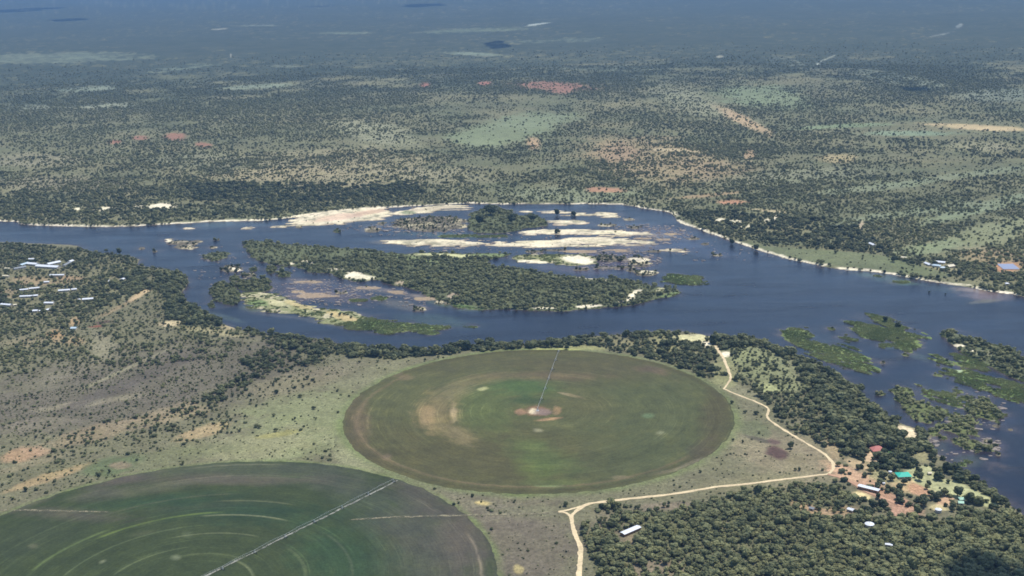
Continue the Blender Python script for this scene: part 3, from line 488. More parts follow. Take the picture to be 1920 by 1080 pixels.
MAT = dict(
 ground=ground_material(), water=water_material(), field=field_material(),
 leaf=leaf_material('bush_foliage', (.052, .067, .033), (.230, .236, .108)),
 bark=plain('bark', (92, 80, 68)),
 reed=leaf_material('reed_blades', (.17, .22, .085), (.34, .37, .17)),
 rock=plain('river_rock', (158, 146, 134), nscale=1.5, namt=.3),
 road=track_material('pale_dirt', (226, 204, 162)), faint=track_material('worn_grass_track', (150, 142, 114), .28, .50), lane=track_material('pale_gravel_lane', (158, 156, 142), .35, .42), redsoil=track_material('red_dirt', (198, 158, 128)),
 white=plain('white_sheet_roof', (238, 240, 242), .5, .4, nscale=.3, namt=.05), cream=plain('cream_roof', (232, 220, 188), .6, .3), paleblue=plain('pale_blue_roof', (196, 214, 222), .5, .4), grey=plain('grey_roof', (146, 150, 152), .6, .3),
 turq=plain('turquoise_roof', (64, 200, 172), .6, .3, namt=.08), red=plain('red_roof', (226, 146, 132), .7, .2), mint=plain('mint_roof', (186, 224, 196), .6, .3),
 wall=plain('plastered_wall', (206, 196, 178)), brick=plain('brown_wall', (150, 120, 98)), glass=plain('window_glass', (34, 42, 50), .15, .5), door=plain('door_wood', (84, 62, 46)),
 steel=plain('galvanised_steel', (196, 198, 196), .45, .4), rubber=plain('tyre_rubber', (28, 28, 28)), conc=plain('concrete', (196, 192, 182)),
 panel=plain('solar_glass', (158, 168, 192), .25, .5), gutter=plain('gutter_steel', (120, 122, 122)),
)
def cloud_material():
    m, t, b = new_mat('cloud_white'); b.inputs['Base Color'].default_value = (.9, .9, .9, 1); b.inputs['Roughness'].default_value = 1; return m
MAT['cloud'] = cloud_material()
def let_light_through(m, f):
    t = m.node_tree; b = t.nodes['Principled BSDF']; out = [n for n in t.nodes if n.type == 'OUTPUT_MATERIAL'][0]
    tr = N(t, 'ShaderNodeBsdfTranslucent'); mx = N(t, 'ShaderNodeMixShader'); mx.inputs[0].default_value = f
    t.links.new(b.inputs['Base Color'].links[0].from_socket, tr.inputs[0])
    t.links.new(b.outputs[0], mx.inputs[1]); t.links.new(tr.outputs[0], mx.inputs[2]); t.links.new(mx.outputs[0], out.inputs['Surface'])
let_light_through(MAT['reed'], .45)

# ------------------------------------------------------------------ object helpers
def tag(o, label, cat=None, group=None, kind=None):
    o['label'] = label
    if cat: o['category'] = cat
    if group: o['group'] = group
    if kind: o['kind'] = kind
    return o
def link(o, parent=None):
    COL.objects.link(o)
    if parent is not None: o.parent = parent
    return o
def mesh_from(name, V, F, mats, smooth=False, mi=None):
    me = bpy.data.meshes.new(name); me.from_pydata([tuple(map(float, v)) for v in V], [], [tuple(f) for f in F])
    for mm in (mats if isinstance(mats, list) else [mats]): me.materials.append(mm)
    if mi is not None: me.polygons.foreach_set('material_index', mi)
    if smooth: me.polygons.foreach_set('use_smooth', [True]*len(F))
    me.update(); return me
def big_mesh(name, V, Q, mat, smooth=True):
    """V (n,3) float array, Q (m,4) quads"""
    me = bpy.data.meshes.new(name); me.vertices.add(len(V)); me.vertices.foreach_set('co', np.ascontiguousarray(V, np.float32).ravel())
    me.loops.add(Q.size); me.loops.foreach_set('vertex_index', np.ascontiguousarray(Q, np.int32).ravel())
    me.polygons.add(len(Q)); me.polygons.foreach_set('loop_start', np.arange(0, Q.size, 4, dtype=np.int32))
    me.polygons.foreach_set('use_smooth', np.full(len(Q), smooth))
    me.materials.append(mat); me.update(calc_edges=True); me.validate()
    return me
def attr_color(me, name, C):
    a = me.attributes.new(name, 'FLOAT_COLOR', 'POINT'); a.data.foreach_set('color', np.c_[C, np.ones(len(C))].astype(np.float32).ravel())
def attr_f(me, name, v):
    a = me.attributes.new(name, 'FLOAT', 'POINT'); a.data.foreach_set('value', np.asarray(v, np.float32))
def attr_v(me, name, v):
    a = me.attributes.new(name, 'FLOAT_VECTOR', 'POINT'); a.data.foreach_set('vector', np.asarray(v, np.float32).ravel())
def obj(name, me, parent=None, loc=None, rz=0):
    o = bpy.data.objects.new(name, me); link(o, parent)
    if loc is not None: o.location = loc
    o.rotation_euler.z = rz
    return o
def empty(name, loc, rz=0):
    o = bpy.data.objects.new(name, None); link(o); o.location = loc; o.rotation_euler.z = rz; o.empty_display_size = 1; return o

# ------------------------------------------------------------------ ground sheet: rings round the point below the camera
def ring_radii():
    ys = np.concatenate([np.arange(1180, 700, -2.0), np.arange(700, 370, -1.0), np.arange(370, 60, -1.4), np.arange(60, 4, -1.0)])
    rr = ground_xy(np.full(ys.shape, 960.0), ys)[1]
    return np.concatenate([[40, 150, 300, 450, 600, 720, 800, 860, 920, 960], rr[rr > 980], np.geomspace(rr.max()*1.05, 120000, 18)])
RR = ring_radii()
TH = np.concatenate([np.radians(np.linspace(-178, -40, 50)), np.radians(np.linspace(-39, -27.5, 24)), np.radians(np.arange(-27, 27, .066)), np.radians(np.linspace(27.5, 39, 24)), np.radians(np.linspace(40, 178, 50))])
def polar_grid(rr, th, wrap):
    X = rr[:, None]*np.sin(th)[None]; Y = rr[:, None]*np.cos(th)[None]
    nr, nth = X.shape; idx = np.arange(nr*nth).reshape(nr, nth)
    a, b_, c, d = idx[:-1, :-1], idx[:-1, 1:], idx[1:, 1:], idx[1:, :-1]
    Q = np.stack([a, d, c, b_], -1).reshape(-1, 4)
    if wrap: Q = np.concatenate([Q, np.stack([idx[:-1, -1], idx[1:, -1], idx[1:, 0], idx[:-1, 0]], -1)])
    return X.ravel(), Y.ravel(), Q
def blend(C, m, col, k=1.0):
    i = np.flatnonzero(m); mm = m[i][:, None]; C[i] = C[i]*(1-mm)+lin(col)*k*mm
def build_ground():
    X, Y, Q = polar_grid(RR, TH, True)
    s, which = shore(X, Y)
    Z = height(X, Y, s, which)
    PX, PY = pic_xy(X, Y); r = np.hypot(X, Y)
    behind = Y < 300
    n = world_noise(X, Y, 5, 60.0); n2 = fbm(X/22, Y/22, 3, 15); nn = .4*n+.3*n2+.3*fbm(X/7, Y/7, 3, 19)
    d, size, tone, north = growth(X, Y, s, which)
    C = np.empty((len(X), 3))
    C[:] = lin((124, 119, 92))
    wn = world_noise(X, Y, 51, 22.0)[:, None]
    C[north] = (lin((100, 106, 78))*(1-wn)+lin((146, 138, 104))*wn)[north]
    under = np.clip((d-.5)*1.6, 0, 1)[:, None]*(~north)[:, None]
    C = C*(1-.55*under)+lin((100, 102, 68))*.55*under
    for lst, side in ((NORTH_COVER, north), (SOUTH_COVER, ~north)):
        for c in lst:
            blend(C, cover_mask(c, PX, PY, nn)*(side & ~behind), c[5])
    lawn = sstep(-3, 3, sdf(W(LAWN, 3), X, Y, 60)+(n2-.5)*6)[:, None]; C = C*(1-lawn)+lin((184, 182, 134))*lawn
    strip = sstep(-6, 6, sdf(W(STRIP, 3), X, Y, 60)+(n2-.5)*14)[:, None]; C = C*(1-.8*strip)+lin((116, 122, 88))*.8*strip
    # green verge where the sprinklers overshoot
    for c0, R0, w0 in ((C1, R1, 9), (C2, R2, 5)):
        q = np.hypot(X-c0[0], Y-c0[1])-R0
        m = (np.exp(-(np.maximum(q, 0)/w0)**2)*(.15+.7*n2))[:, None].clip(0, 1); C = C*(1-m)+lin((116, 130, 76))*m
    # shores: pale sand along the north bank and the bars
    beach = (which < 0) & north
    m = (beach*sstep(-1, .5, s)*(1-sstep(4, 14, s+(n2-.5)*16))*sstep(.22, .42, n+.10*(PX < 800)))[:, None]
    C = C*(1-m)+lin((240, 226, 196))*m
    for i, (k, _) in enumerate(ISLES):
        w_ = which == i
        if not w_.any(): continue
        base = {'bush': (104, 108, 78), 'green': (104, 122, 70), 'sand': (236, 220, 186), 'sandgreen': (146, 146, 104), 'rock': (112, 104, 88), 'pale': (112, 118, 76), 'mud': (170, 148, 122)}[k]
        C[w_] = lin(base)
        if k == 'sand':
            t = sstep(.45, .68, nn)[:, None]; cc = C*(1-.75*t)+lin((136, 132, 108))*.75*t; C[w_] = cc[w_]
            t2 = (1-sstep(0, 8, s+6*(n2-.5)))[:, None]; cc = C*(1-.7*t2)+lin((164, 140, 116))*.7*t2; C[w_] = cc[w_]
        if k == 'green':
            t = sstep(.4, .65, nn)[:, None]; cc = C*(1-.6*t)+lin((142, 146, 92))*.6*t; C[w_] = cc[w_]
        if k in ('rock', 'sandgreen'):
            t = sstep(.5, .6, nn)[:, None]; cc = C*(1-.85*t)+lin((206, 192, 158))*.85*t; C[w_] = cc[w_]
    isle = which >= 0
    for c in ISLE_COVER:
        blend(C, cover_mask(c, PX, PY, nn, .9, .2)*isle, c[5])
    bed = (s < 0)[:, None]; C = np.where(bed, lin((120, 106, 88)), C)
    far = sstep(4200, 7600, r)
    scrub = np.clip(d, 0, 1)*far*north
    scrub = np.where(behind | (np.abs(np.arctan2(X, Y)) > .6), np.maximum(scrub, .6*(s > 3)), scrub)
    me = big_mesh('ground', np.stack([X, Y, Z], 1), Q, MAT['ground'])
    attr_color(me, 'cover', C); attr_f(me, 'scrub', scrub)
    tag(obj('ground', me), 'savanna plain with dry grass, bare soil and sandy river banks', kind='structure')
    # river surface
    rr = RR[(RR > 700) & (RR < 6500)]; rr = rr[::2]
    th = np.radians(np.arange(-60, 60, .16))
    X, Y, Q = polar_grid(rr, th, False)
    s, which = shore(X, Y); PX, PY = pic_xy(X, Y); n = fbm(X/22, Y/22, 3, 15); n = .6*n+.4*world_noise(X, Y, 8, 90.)
    C = np.empty((len(X), 3)); C[:] = (.009, .012, .022)
    for c in WATER_COVER:
        blend(C, cover_mask(c, PX, PY, n, .75, .5), c[5], .75)
    edge = (np.exp(-np.maximum(-s, 0)/(3+9*n))*.6*np.clip(2.4*n-.6, 0, 1))[:, None]; C = C*(1-edge)+lin((112, 96, 84))*edge
    me = big_mesh('river', np.stack([X, Y, X*0], 1), Q[(s[Q].min(1) < 6)], MAT['water'])
    attr_color(me, 'cover', C)
    tag(obj('river', me), 'wide dark blue river with islands, sandbars and weed', kind='structure')
build_ground()

# ------------------------------------------------------------------ irrigated fields
def ring_arc(C, rad, th, r0, wdt, a0, a1, col, k, n):
    m = np.exp(-((rad-r0)/wdt)**2)*sstep(a0, a0+.12, th)*(1-sstep(a1-.12, a1, th))*k*np.clip(.45+.7*n, 0, 1.1)
    m = np.clip(m, 0, 1)[:, None]; return C*(1-m)+lin(col)*m
def build_field(c0, R0, seam, name, label, paint):
    rr = np.linspace(.5, R0, 175); th = np.linspace(0, 2*math.pi, 420)
    A = th+seam
    X = (rr[:, None]*np.cos(A)[None]).ravel(); Y = (rr[:, None]*np.sin(A)[None]).ravel()
    nr, nth = len(rr), len(th); idx = np.arange(nr*nth).reshape(nr, nth)
    Q = np.stack([idx[:-1, :-1], idx[1:, :-1], idx[1:, 1:], idx[:-1, 1:]], -1).reshape(-1, 4)
    rad = np.repeat(rr, nth); t = np.tile(th, nr)
    edge = rad > R0-.01
    j = 6.5*(fbm(np.cos(t)*24+9, np.sin(t)*24+9, 4, 4)-.5)*(rad/R0)**6
    X = X+j*np.cos(t+seam); Y = Y+j*np.sin(t+seam)
    Z = np.where(edge, -.3, .12)
    PX, PY = pic_xy(X+c0[0], Y+c0[1])
    n = .5+1.5*(.5*fbm((X+c0[0])/16, (Y+c0[1])/16, 5, 61)+.5*fbm(rad/6, t*9, 4, 63)-.5)
    C = paint(X, Y, rad, t+seam, PX, PY, n)
    me = big_mesh(name, np.stack([X, Y, Z], 1), Q, MAT['field'])
    attr_color(me, 'cover', C); attr_v(me, 'polar', np.stack([rad, t*22, rad*0], 1))
    o = obj(name, me, loc=(c0[0], c0[1], GZ)); tag(o, label, kind='structure')
B1 = P(1048, 660)-C1; ANG1 = math.atan2(B1[1], B1[0])
B2 = P(740, 903)-C2; ANG2 = math.atan2(B2[1], B2[0])
def paint1(X, Y, rad, ang, PX, PY, n):
    C = np.empty((len(X), 3)); C[:] = lin((92, 92, 60))
    for c in [(860, 720, 200, 50, -8, (94, 96, 64), .7), (1220, 770, 150, 80, 0, (86, 92, 62), .7), (900, 860, 230, 50, 5, (87, 83, 57), .7), (1050, 690, 220, 26, 0, (90, 86, 62), .8), (1190, 870, 160, 40, -12, (82, 88, 60), .6),
              (930, 745, 75, 48, 0, (92, 98, 62), .75), (900, 770, 50, 40, 10, (94, 103, 62), .7), (985, 725, 60, 16, 5, (80, 100, 60), .8), (985, 752, 40, 6, 0, (64, 80, 52), .7),
              (820, 775, 36, 32, 0, (136, 122, 86), .75), (800, 780, 14, 20, 0, (160, 138, 100), .7), (862, 815, 30, 14, 20, (132, 120, 86), .8), (850, 735, 36, 14, -20, (124, 116, 84), .7), (900, 712, 50, 9, -8, (116, 108, 76), .6), (1010, 705, 100, 7, 0, (114, 100, 76), .6), (850, 775, 6, 14, 0, (176, 156, 118), .7),
              (905, 729, 8, 3, -8, (186, 184, 130), .9), (757, 707, 16, 6, 10, (126, 112, 82), .7), (1065, 740, 16, 2, 12, (186, 168, 128), .85), (1075, 742, 20, 2, 14, (140, 124, 96), .7), (1100, 760, 60, 22, 8, (98, 96, 64), .6),
              (1010, 880, 38, 16, 8, (98, 108, 60), .7), (1020, 858, 60, 24, 20, (92, 106, 62), .6), (1045, 905, 50, 8, 0, (100, 110, 64), .6), (1000, 838, 26, 10, 0, (96, 106, 62), .6), (1045, 795, 30, 8, 5, (104, 106, 70), .6), (1008, 807, 8, 3, 0, (140, 136, 106), .8),
              (1216, 780, 10, 4, 0, (112, 130, 92), .8), (1238, 812, 8, 4, 0, (134, 136, 104), .8), (1340, 780, 24, 60, 8, (84, 78, 56), .7), (690, 850, 60, 14, 30, (90, 84, 60), .7), (670, 790, 20, 40, 0, (112, 98, 76), .7), (1320, 850, 30, 20, -30, (92, 82, 66), .6), (725, 858, 10, 5, 0, (120, 106, 82), .8), (1225, 694, 30, 6, 8, (110, 94, 78), .6), (1165, 895, 16, 3, 0, (130, 120, 92), .7), (1260, 882, 30, 3, -12, (132, 124, 98), .7), (1295, 868, 26, 3, -20, (130, 122, 98), .6), (1030, 912, 24, 2, 0, (126, 146, 92), .8)]:
        m = cover_mask(c, PX, PY, n, .5, .5)[:, None]; C = C*(1-m)+lin(c[5])*m
    C = ring_arc(C, rad, ang, R1-9, 5, -9, 99, (82, 76, 54), .45, n)
    C = ring_arc(C, rad, ang, R1-20, 3, 2.4, 5.6, (128, 112, 86), .6, n)
    m = ((1-sstep(12, 26, rad+14*(n-.5)))*.85)[:, None]; C = C*(1-m)+lin((142, 112, 88))*m
    for c in [(1000, 771, 9, 5, 0, (222, 206, 172), .95), (1018, 772, 16, 6, 0, (140, 122, 112), .8), (975, 772, 10, 6, 0, (168, 132, 104), .7), (1030, 786, 24, 2.5, -6, (160, 130, 98), .8), (1044, 770, 8, 8, 0, (150, 124, 92), .7)]:
        m = cover_mask(c, PX, PY, n, .4, .3)[:, None]; C = C*(1-m)+lin(c[5])*m
    for r0 in (58, 66, 74, 83, 92, 108, 140):
        C = ring_arc(C, rad, ang, r0, 1.6, -1.6, 1.0, (122, 110, 80), .5, n)
    return C
def paint2(X, Y, rad, ang, PX, PY, n):
    C = np.empty((len(X), 3)); C[:] = lin((66, 75, 48))
    for c in [(400, 882, 280, 16, 0, (84, 88, 68), .75), (560, 900, 120, 12, 6, (78, 84, 64), .6), (640, 905, 90, 24, 20, (76, 80, 66), .8), (420, 900, 150, 9, 0, (96, 90, 76), .85), (200, 925, 60, 10, -8, (94, 92, 76), .7), (300, 915, 60, 8, -8, (96, 96, 74), .7), (400, 950, 110, 8, -3, (68, 74, 56), .6),
              (230, 900, 60, 8, -12, (96, 86, 78), .6), (60, 930, 60, 14, -20, (104, 100, 84), .6), (130, 965, 90, 10, 3, (92, 86, 74), .7), (60, 1010, 80, 30, -15, (66, 74, 54), .6), (480, 960, 130, 20, 0, (48, 68, 48), .7), (300, 940, 120, 10, -6, (54, 76, 52), .6),
              (830, 1030, 110, 80, 30, (86, 84, 72), .95), (760, 990, 90, 20, 5, (80, 82, 68), .9), (800, 940, 70, 24, 25, (86, 82, 72), .8), (870, 1000, 40, 60, -10, (98, 90, 78), .7), (700, 945, 60, 18, 0, (74, 82, 64), .7), (760, 1060, 60, 30, 0, (80, 86, 66), .6), (640, 1040, 80, 60, 20, (56, 78, 52), .7),
              (330, 1045, 8, 4, 0, (120, 126, 96), .7), (350, 1003, 9, 5, 0, (90, 98, 70), .6), (192, 1053, 5, 2, -20, (130, 134, 104), .7), (62, 1024, 8, 4, 0, (104, 104, 80), .7), (270, 1000, 20, 4, -10, (92, 96, 70), .5)]:
        m = cover_mask(c, PX, PY, n, .55, .6)[:, None]; C = C*(1-m)+lin(c[5])*m
    def rr_(p): return float(np.hypot(*(P(*p)-C2)))
    def aa(p): q = P(*p)-C2; return math.atan2(q[1], q[0])
    def arc(p, q, col, k, wdt):
        nonlocal C
        a0, a1 = sorted((aa(p), aa(q))); an = np.mod(ang-a0+math.pi, 2*math.pi)-math.pi+a0
        r0 = .5*(rr_(p)+rr_(q)); C = ring_arc(C, rad, an, r0, wdt, a0-.1, a1+.1, col, k, n)
    arc((191, 1003), (395, 964), (112, 128, 66), .9, 1.5); arc((60, 1062), (191, 1003), (112, 128, 78), .7, 1.4); arc((395, 964), (520, 976), (138, 140, 106), .8, 1.3)
    arc((338, 1003), (468, 1007), (110, 114, 84), .8, 1.0); arc((100, 1070), (338, 1003), (96, 106, 74), .8, 1.3); arc((346, 1037), (440, 1051), (112, 120, 84), .8, .9); arc((200, 1070), (346, 1037), (110, 120, 84), .8, 1.2); arc((440, 1051), (475, 1080), (132, 138, 100), .8, 1.2)
    arc((424, 937), (530, 946), (124, 126, 94), .8, 1.1); arc((330, 903), (620, 915), (98, 98, 78), .7, 1.6); arc((380, 874), (500, 873), (132, 130, 106), .7, 1.3); arc((180, 960), (424, 937), (92, 94, 72), .7, 1.5)
    arc((540, 1030), (575, 1080), (104, 114, 80), .8, 1.2); arc((600, 1010), (680, 1080), (92, 100, 76), .6, 1.4); arc((880, 1010), (905, 1080), (150, 138, 116), .7, 1.6)
    return C
build_field(C1, R1, ANG1, 'round_field', 'round olive brown irrigated field by the river', paint1)
build_field(C2, R2, ANG2, 'round_field', 'dark green round irrigated field at the lower left edge', paint2)

# ------------------------------------------------------------------ tracks
def ribbon(name, pts, wid, mat, label, lift=.22, n=10):
    q = smooth_poly(pts, n, False); x, y = ground_xy(q[:, 0], q[:, 1]); p = np.stack([x, y], 1)
    seg = np.hypot(*np.diff(p, axis=0).T); L = np.concatenate([[0], np.cumsum(seg)]); m = max(6, int(L[-1]/4))
    u = np.linspace(0, L[-1], m); p = np.stack([np.interp(u, L, p[:, 0]), np.interp(u, L, p[:, 1])], 1)
    tn = np.gradient(p, axis=0); tn /= np.hypot(*tn.T)[:, None]; nn = np.stack([-tn[:, 1], tn[:, 0]], 1)
    V = []
    w0 = np.interp(u, np.linspace(0, L[-1], len(np.atleast_1d(wid))), np.atleast_1d(wid))
    for side, cs in ((-1, 0), (-.5, 1), (.5, 1), (1, 0)):
        jit = (fbm(u/7, u*0+side*7, 4, 31)-.5)*2.6
        off = side*(w0/2+(jit if abs(side) == 1 else 0))
        q2 = p+nn*off[:, None]
        V.append(np.c_[q2, np.full(m, GZ+lift+(.03 if cs else -.02))])
    V = np.stack(V, 1).reshape(-1, 3); idx = np.arange(m*4).reshape(m, 4)
    Q = np.stack([idx[:-1, :-1], idx[:-1, 1:], idx[1:, 1:], idx[1:, :-1]], -1).reshape(-1, 4)[:, ::-1]
    me = big_mesh(name, V, Q, mat); o = obj(name, me); tag(o, label, kind='structure'); return p
ROADS = []
ROADS.append(ribbon('dirt_road', [(1086, 1200), (1086, 1080), (1088, 1049), (1088, 1026), (1081, 1009), (1074, 985), (1071, 970), (1077.5, 960.6), (1094, 949), (1107.5, 944), (1130, 941), (1201, 933), (1265, 926), (1312, 918), (1351, 912), (1396, 908), (1484, 897), (1533, 891), (1555, 887), (1563, 873), (1549, 854), (1520, 836), (1488, 817), (1447, 791), (1438, 780), (1441, 767), (1418.5, 754), (1382, 740), (1357, 729)], [5.5, 5.4, 5, 4.6, 4.2, 4, 3.6, 3.2], MAT['road'], 'pale sandy road forking below the round field and curving to the river trees'))
ROADS.append(ribbon('dirt_road', [(1357, 729), (1366, 718), (1370, 707), (1364, 690), (1357, 672.6), (1347, 658), (1341, 648)], [3, 4, 5], MAT['road'], 'short pale track through grass up to the sandy riverside clearing', .3))
ROADS.append(ribbon('dirt_track', [(1071, 972), (1067, 966), (1060, 961), (1047, 960)], 3.6, MAT['road'], 'short curved arm on the west side of the road fork', .28))
ROADS.append(ribbon('dirt_track', [(1100, 947.5), (1080, 952), (1066, 956), (1047, 960)], 3.6, MAT['road'], 'straight upper arm of the triangular road fork', .34))
ROADS.append(ribbon('dirt_track', [(1047, 960), (1010, 963), (985, 964), (900, 966), (800, 968), (700, 972), (655, 975)], [4.4, 4.4, 4.0, 3.4], MAT['faint'], 'faint worn track running from the fork into the dark green field', .40))
ROADS.append(ribbon('dirt_track', [(-60, 956), (0, 957), (60, 957), (130, 959), (205, 960)], [5, 4.4, 3], MAT['faint'], 'faint pale track crossing the left edge of the dark green field', .36))
ROADS.append(ribbon('dirt_track', [(1541, 832), (1550, 824), (1560, 815)], 2.4, MAT['faint'], 'little side track leaving the road into the riverside trees', .3))
ROADS.append(ribbon('dirt_track', [(1552, 889), (1575, 895), (1600, 906), (1625, 922), (1660, 935), (1690, 950)], [5, 5, 4, 4], MAT['redsoil'], 'reddish drive into the homestead past the long white shed', .3))
ROADS.append(ribbon('dirt_track', [(1168, 1010), (1166, 1015), (1172, 1024), (1176, 1034)], 2.0, MAT['faint'], 'narrow footpath leaving the lone white shed', .3))
lanep = ribbon('gravel_lane', [(745, 901), (700, 924), (600, 974), (500, 1024), (385, 1081), (330, 1108)], 2.5, MAT['lane'], 'pale straight lane under the sprinkler boom of the dark green field', .40)

# ------------------------------------------------------------------ mesh builder for built things
class MB:
    def __init__(s): s.v = []; s.f = []
    def add(s, V, F):
        o = len(s.v); s.v += [tuple(map(float, v)) for v in V]; s.f += [tuple(i+o for i in f) for f in F]; return s
    def box(s, c, d, rz=0):
        x, y, z = d[0]/2, d[1]/2, d[2]/2; V = []
        for k in (-z, z):
            for a, b in ((-x, -y), (x, -y), (x, y), (-x, y)):
                V.append((c[0]+a*math.cos(rz)-b*math.sin(rz), c[1]+a*math.sin(rz)+b*math.cos(rz), c[2]+k))
        return s.add(V, [(3, 2, 1, 0), (4, 5, 6, 7), (0, 1, 5, 4), (1, 2, 6, 5), (2, 3, 7, 6), (3, 0, 4, 7)])
    def bar(s, a, b, r, n=5, r2=None):
        a = Vector(a); b = Vector(b); d = (b-a).normalized(); u = d.orthogonal().normalized(); w_ = d.cross(u); V = []
        for p, rad in ((a, r), (b, r if r2 is None else r2)):
            for k in range(n):
                t = 2*math.pi*k/n; V.append(p+u*math.cos(t)*rad+w_*math.sin(t)*rad)
        return s.add(V, [(k, (k+1) % n, n+(k+1) % n, n+k) for k in range(n)]+[tuple(range(n))[::-1], tuple(range(n, 2*n))])
    def lathe(s, prof, n=20, c=(0, 0, 0)):
        V = []; F = []
        for r, z in prof:
            for k in range(n): t = 2*math.pi*k/n; V.append((c[0]+r*math.cos(t), c[1]+r*math.sin(t), c[2]+z))
        for i in range(len(prof)-1):
            for k in range(n): F.append((i*n+k, i*n+(k+1) % n, (i+1)*n+(k+1) % n, (i+1)*n+k))
        return s.add(V, F)
    def build(s, name, mat, parent=None, smooth=False, loc=None):
        return obj(name, mesh_from(name, s.v, s.f, mat, smooth), parent, loc)

KEEP_OUT = []       # (x, y, radius) where no bush may stand
def house(name, a, b, wid, hgt, roof, label, cat, group=None, kind='gable', pitch=.35, over=.5, wall='wall', lean=False, length=None, windows=True):
    """a, b: picture points of the two ends of the long axis"""
    A, Bp = P(*a), P(*b); c = (A+Bp)/2; L = float(np.hypot(*(Bp-A))) if length is None else length
    ang = math.atan2(Bp[1]-A[1], Bp[0]-A[0])
    root = empty(name, (c[0], c[1], GZ), ang); tag(root, label, cat, group)
    KEEP_OUT.append((c[0], c[1], L*.5+3)) if L < 2.2*wid else [KEEP_OUT.append((A[0]+(Bp[0]-A[0])*t, A[1]+(Bp[1]-A[1])*t, wid*.75+2.5)) for t in np.linspace(0, 1, max(3, int(L/wid*2)))]
    # clear the line of sight below the house too
    v = -c/np.hypot(*c); KEEP_OUT.append((c[0]+v[0]*(wid*.5+5), c[1]+v[1]*(wid*.5+5), 4.5))
    if L > 2.2*wid and c[1] < 1500:
        for t in np.linspace(-.5, .5, 9): KEEP_OUT.append((c[0]+(Bp[0]-A[0])*t+v[0]*(wid*.5+5.5), c[1]+(Bp[1]-A[1])*t+v[1]*(wid*.5+5.5), 5.5))
    hx, hy = L/2, wid/2
    wl = MB(); rise = pitch*hy
    wl.add([(-hx, -hy, -.2), (hx, -hy, -.2), (hx, hy, -.2), (-hx, hy, -.2), (-hx, -hy, hgt), (hx, -hy, hgt), (hx, hy, hgt), (-hx, hy, hgt)], [(0, 1, 5, 4), (1, 2, 6, 5), (2, 3, 7, 6), (3, 0, 4, 7)])
    if kind == 'gable': wl.add([(-hx, -hy, hgt), (-hx, hy, hgt), (-hx, 0, hgt+rise), (hx, -hy, hgt), (hx, hy, hgt), (hx, 0, hgt+rise)], [(1, 0, 2), (3, 4, 5)])
    wl.build('wall', MAT[wall], root)
    r = MB(); ox, oy = hx+over, hy+over; z0 = hgt-over*pitch+.06; zr = hgt+rise+.06; th = .16
    if kind == 'gable':
        T = [(-ox, -oy, z0), (ox, -oy, z0), (ox, 0, zr), (-ox, 0, zr), (-ox, oy, z0), (ox, oy, z0)]
        r.add([(x, y, z+th) for x, y, z in T]+[(x, y, z) for x, y, z in T], [(0, 1, 2, 3), (3, 2, 5, 4), (7, 6, 9, 8), (8, 9, 10, 11), (0, 6, 7, 1), (5, 11, 10, 4), (0, 3, 9, 6), (3, 4, 10, 9), (1, 7, 8, 2), (2, 8, 11, 5)])
    elif kind == 'hip':
        k = max(0.0, ox-oy*.9)
        T = [(-ox, -oy, z0), (ox, -oy, z0), (ox, oy, z0), (-ox, oy, z0), (-k-.01, 0, zr), (k+.01, 0, zr)]
        r.add([(x, y, z+th) for x, y, z in T]+[(x, y, z) for x, y, z in T[:4]], [(0, 1, 5, 4), (2, 3, 4, 5), (1, 2, 5), (3, 0, 4), (0, 6, 7, 1), (1, 7, 8, 2), (2, 8, 9, 3), (3, 9, 6, 0), (9, 8, 7, 6)])
    else:   # single slope
        z1 = hgt+pitch*wid
        T = [(-ox, -oy, hgt+.06), (ox, -oy, hgt+.06), (ox, oy, z1), (-ox, oy, z1)]
        r.add([(x, y, z+th) for x, y, z in T]+T, [(0, 1, 2, 3), (7, 6, 5, 4), (0, 4, 5, 1), (1, 5, 6, 2), (2, 6, 7, 3), (3, 7, 4, 0)])
        wl2 = MB(); wl2.add([(-hx, hy, hgt), (hx, hy, hgt), (hx, hy, z1), (-hx, hy, z1), (-hx, -hy, hgt), (hx, -hy, hgt)], [(1, 0, 3, 2), (0, 4, 3), (5, 1, 2)]); wl2.build('upper_wall', MAT[wall], root)
    rf = r.build('roof', MAT[roof], root)
    if kind != 'shed': MB().box((0, 0, zr+th+.05), (max(.6, 2*(hx if kind == 'gable' else max(.3, hx-hy))), .35, .12)).build('ridge_cap', MAT[roof], rf)
    if windows:
        MB().box((hx*.15, -hy-.04, 1.05), (1.1, .1, 2.1)).build('door', MAT['door'], root)
        nw = max(2, int(L/6))
        for i in range(nw):
            x = -hx+(i+.5)*L/nw
            if abs(x-hx*.15) < 1.3: continue
            MB().box((x, -hy-.04, 1.6), (1.4, .1, 1.0)).build('window', MAT['glass'], root)
    return root
def long_label(i): return ['first', 'second', 'third', 'fourth', 'fifth', 'sixth', 'seventh', 'eighth'][i]

# homestead on the near bank
house('long_shed', (1167, 1005), (1198, 991.5), 6.6, 3.0, 'white', 'lone long white shed in dense bush right of the road fork', 'shed', pitch=.18, over=.4, wall='brick')
house('long_shed', (1610, 914.5), (1648, 924), 6.0, 3.4, 'white', 'long white roofed shed beside the reddish homestead drive', 'shed', pitch=.2, over=.5, wall='brick')
house('house', (1682, 894), (1705, 893), 12, 2.8, 'turq', 'house with a turquoise roof at the edge of the lawn', 'house', kind='hip', pitch=.42, over=.9)
house('house', (1634.5, 846), (1655, 845), 11, 2.8, 'red', 'house with a salmon red hipped roof among dark trees', 'house', kind='hip', pitch=.75, over=.8)
house('cottage', (1590, 957), (1600, 960), 5, 2.6, 'white', 'small white cottage left of the red soil yard, above the round tank', 'cottage', pitch=.3)
house('cottage', (1798.5, 938.5), (1808, 938.5), 6.5, 2.6, 'mint', 'upper pale mint roofed cottage near the tip of the lawn', 'cottage', kind='hip', pitch=.45)
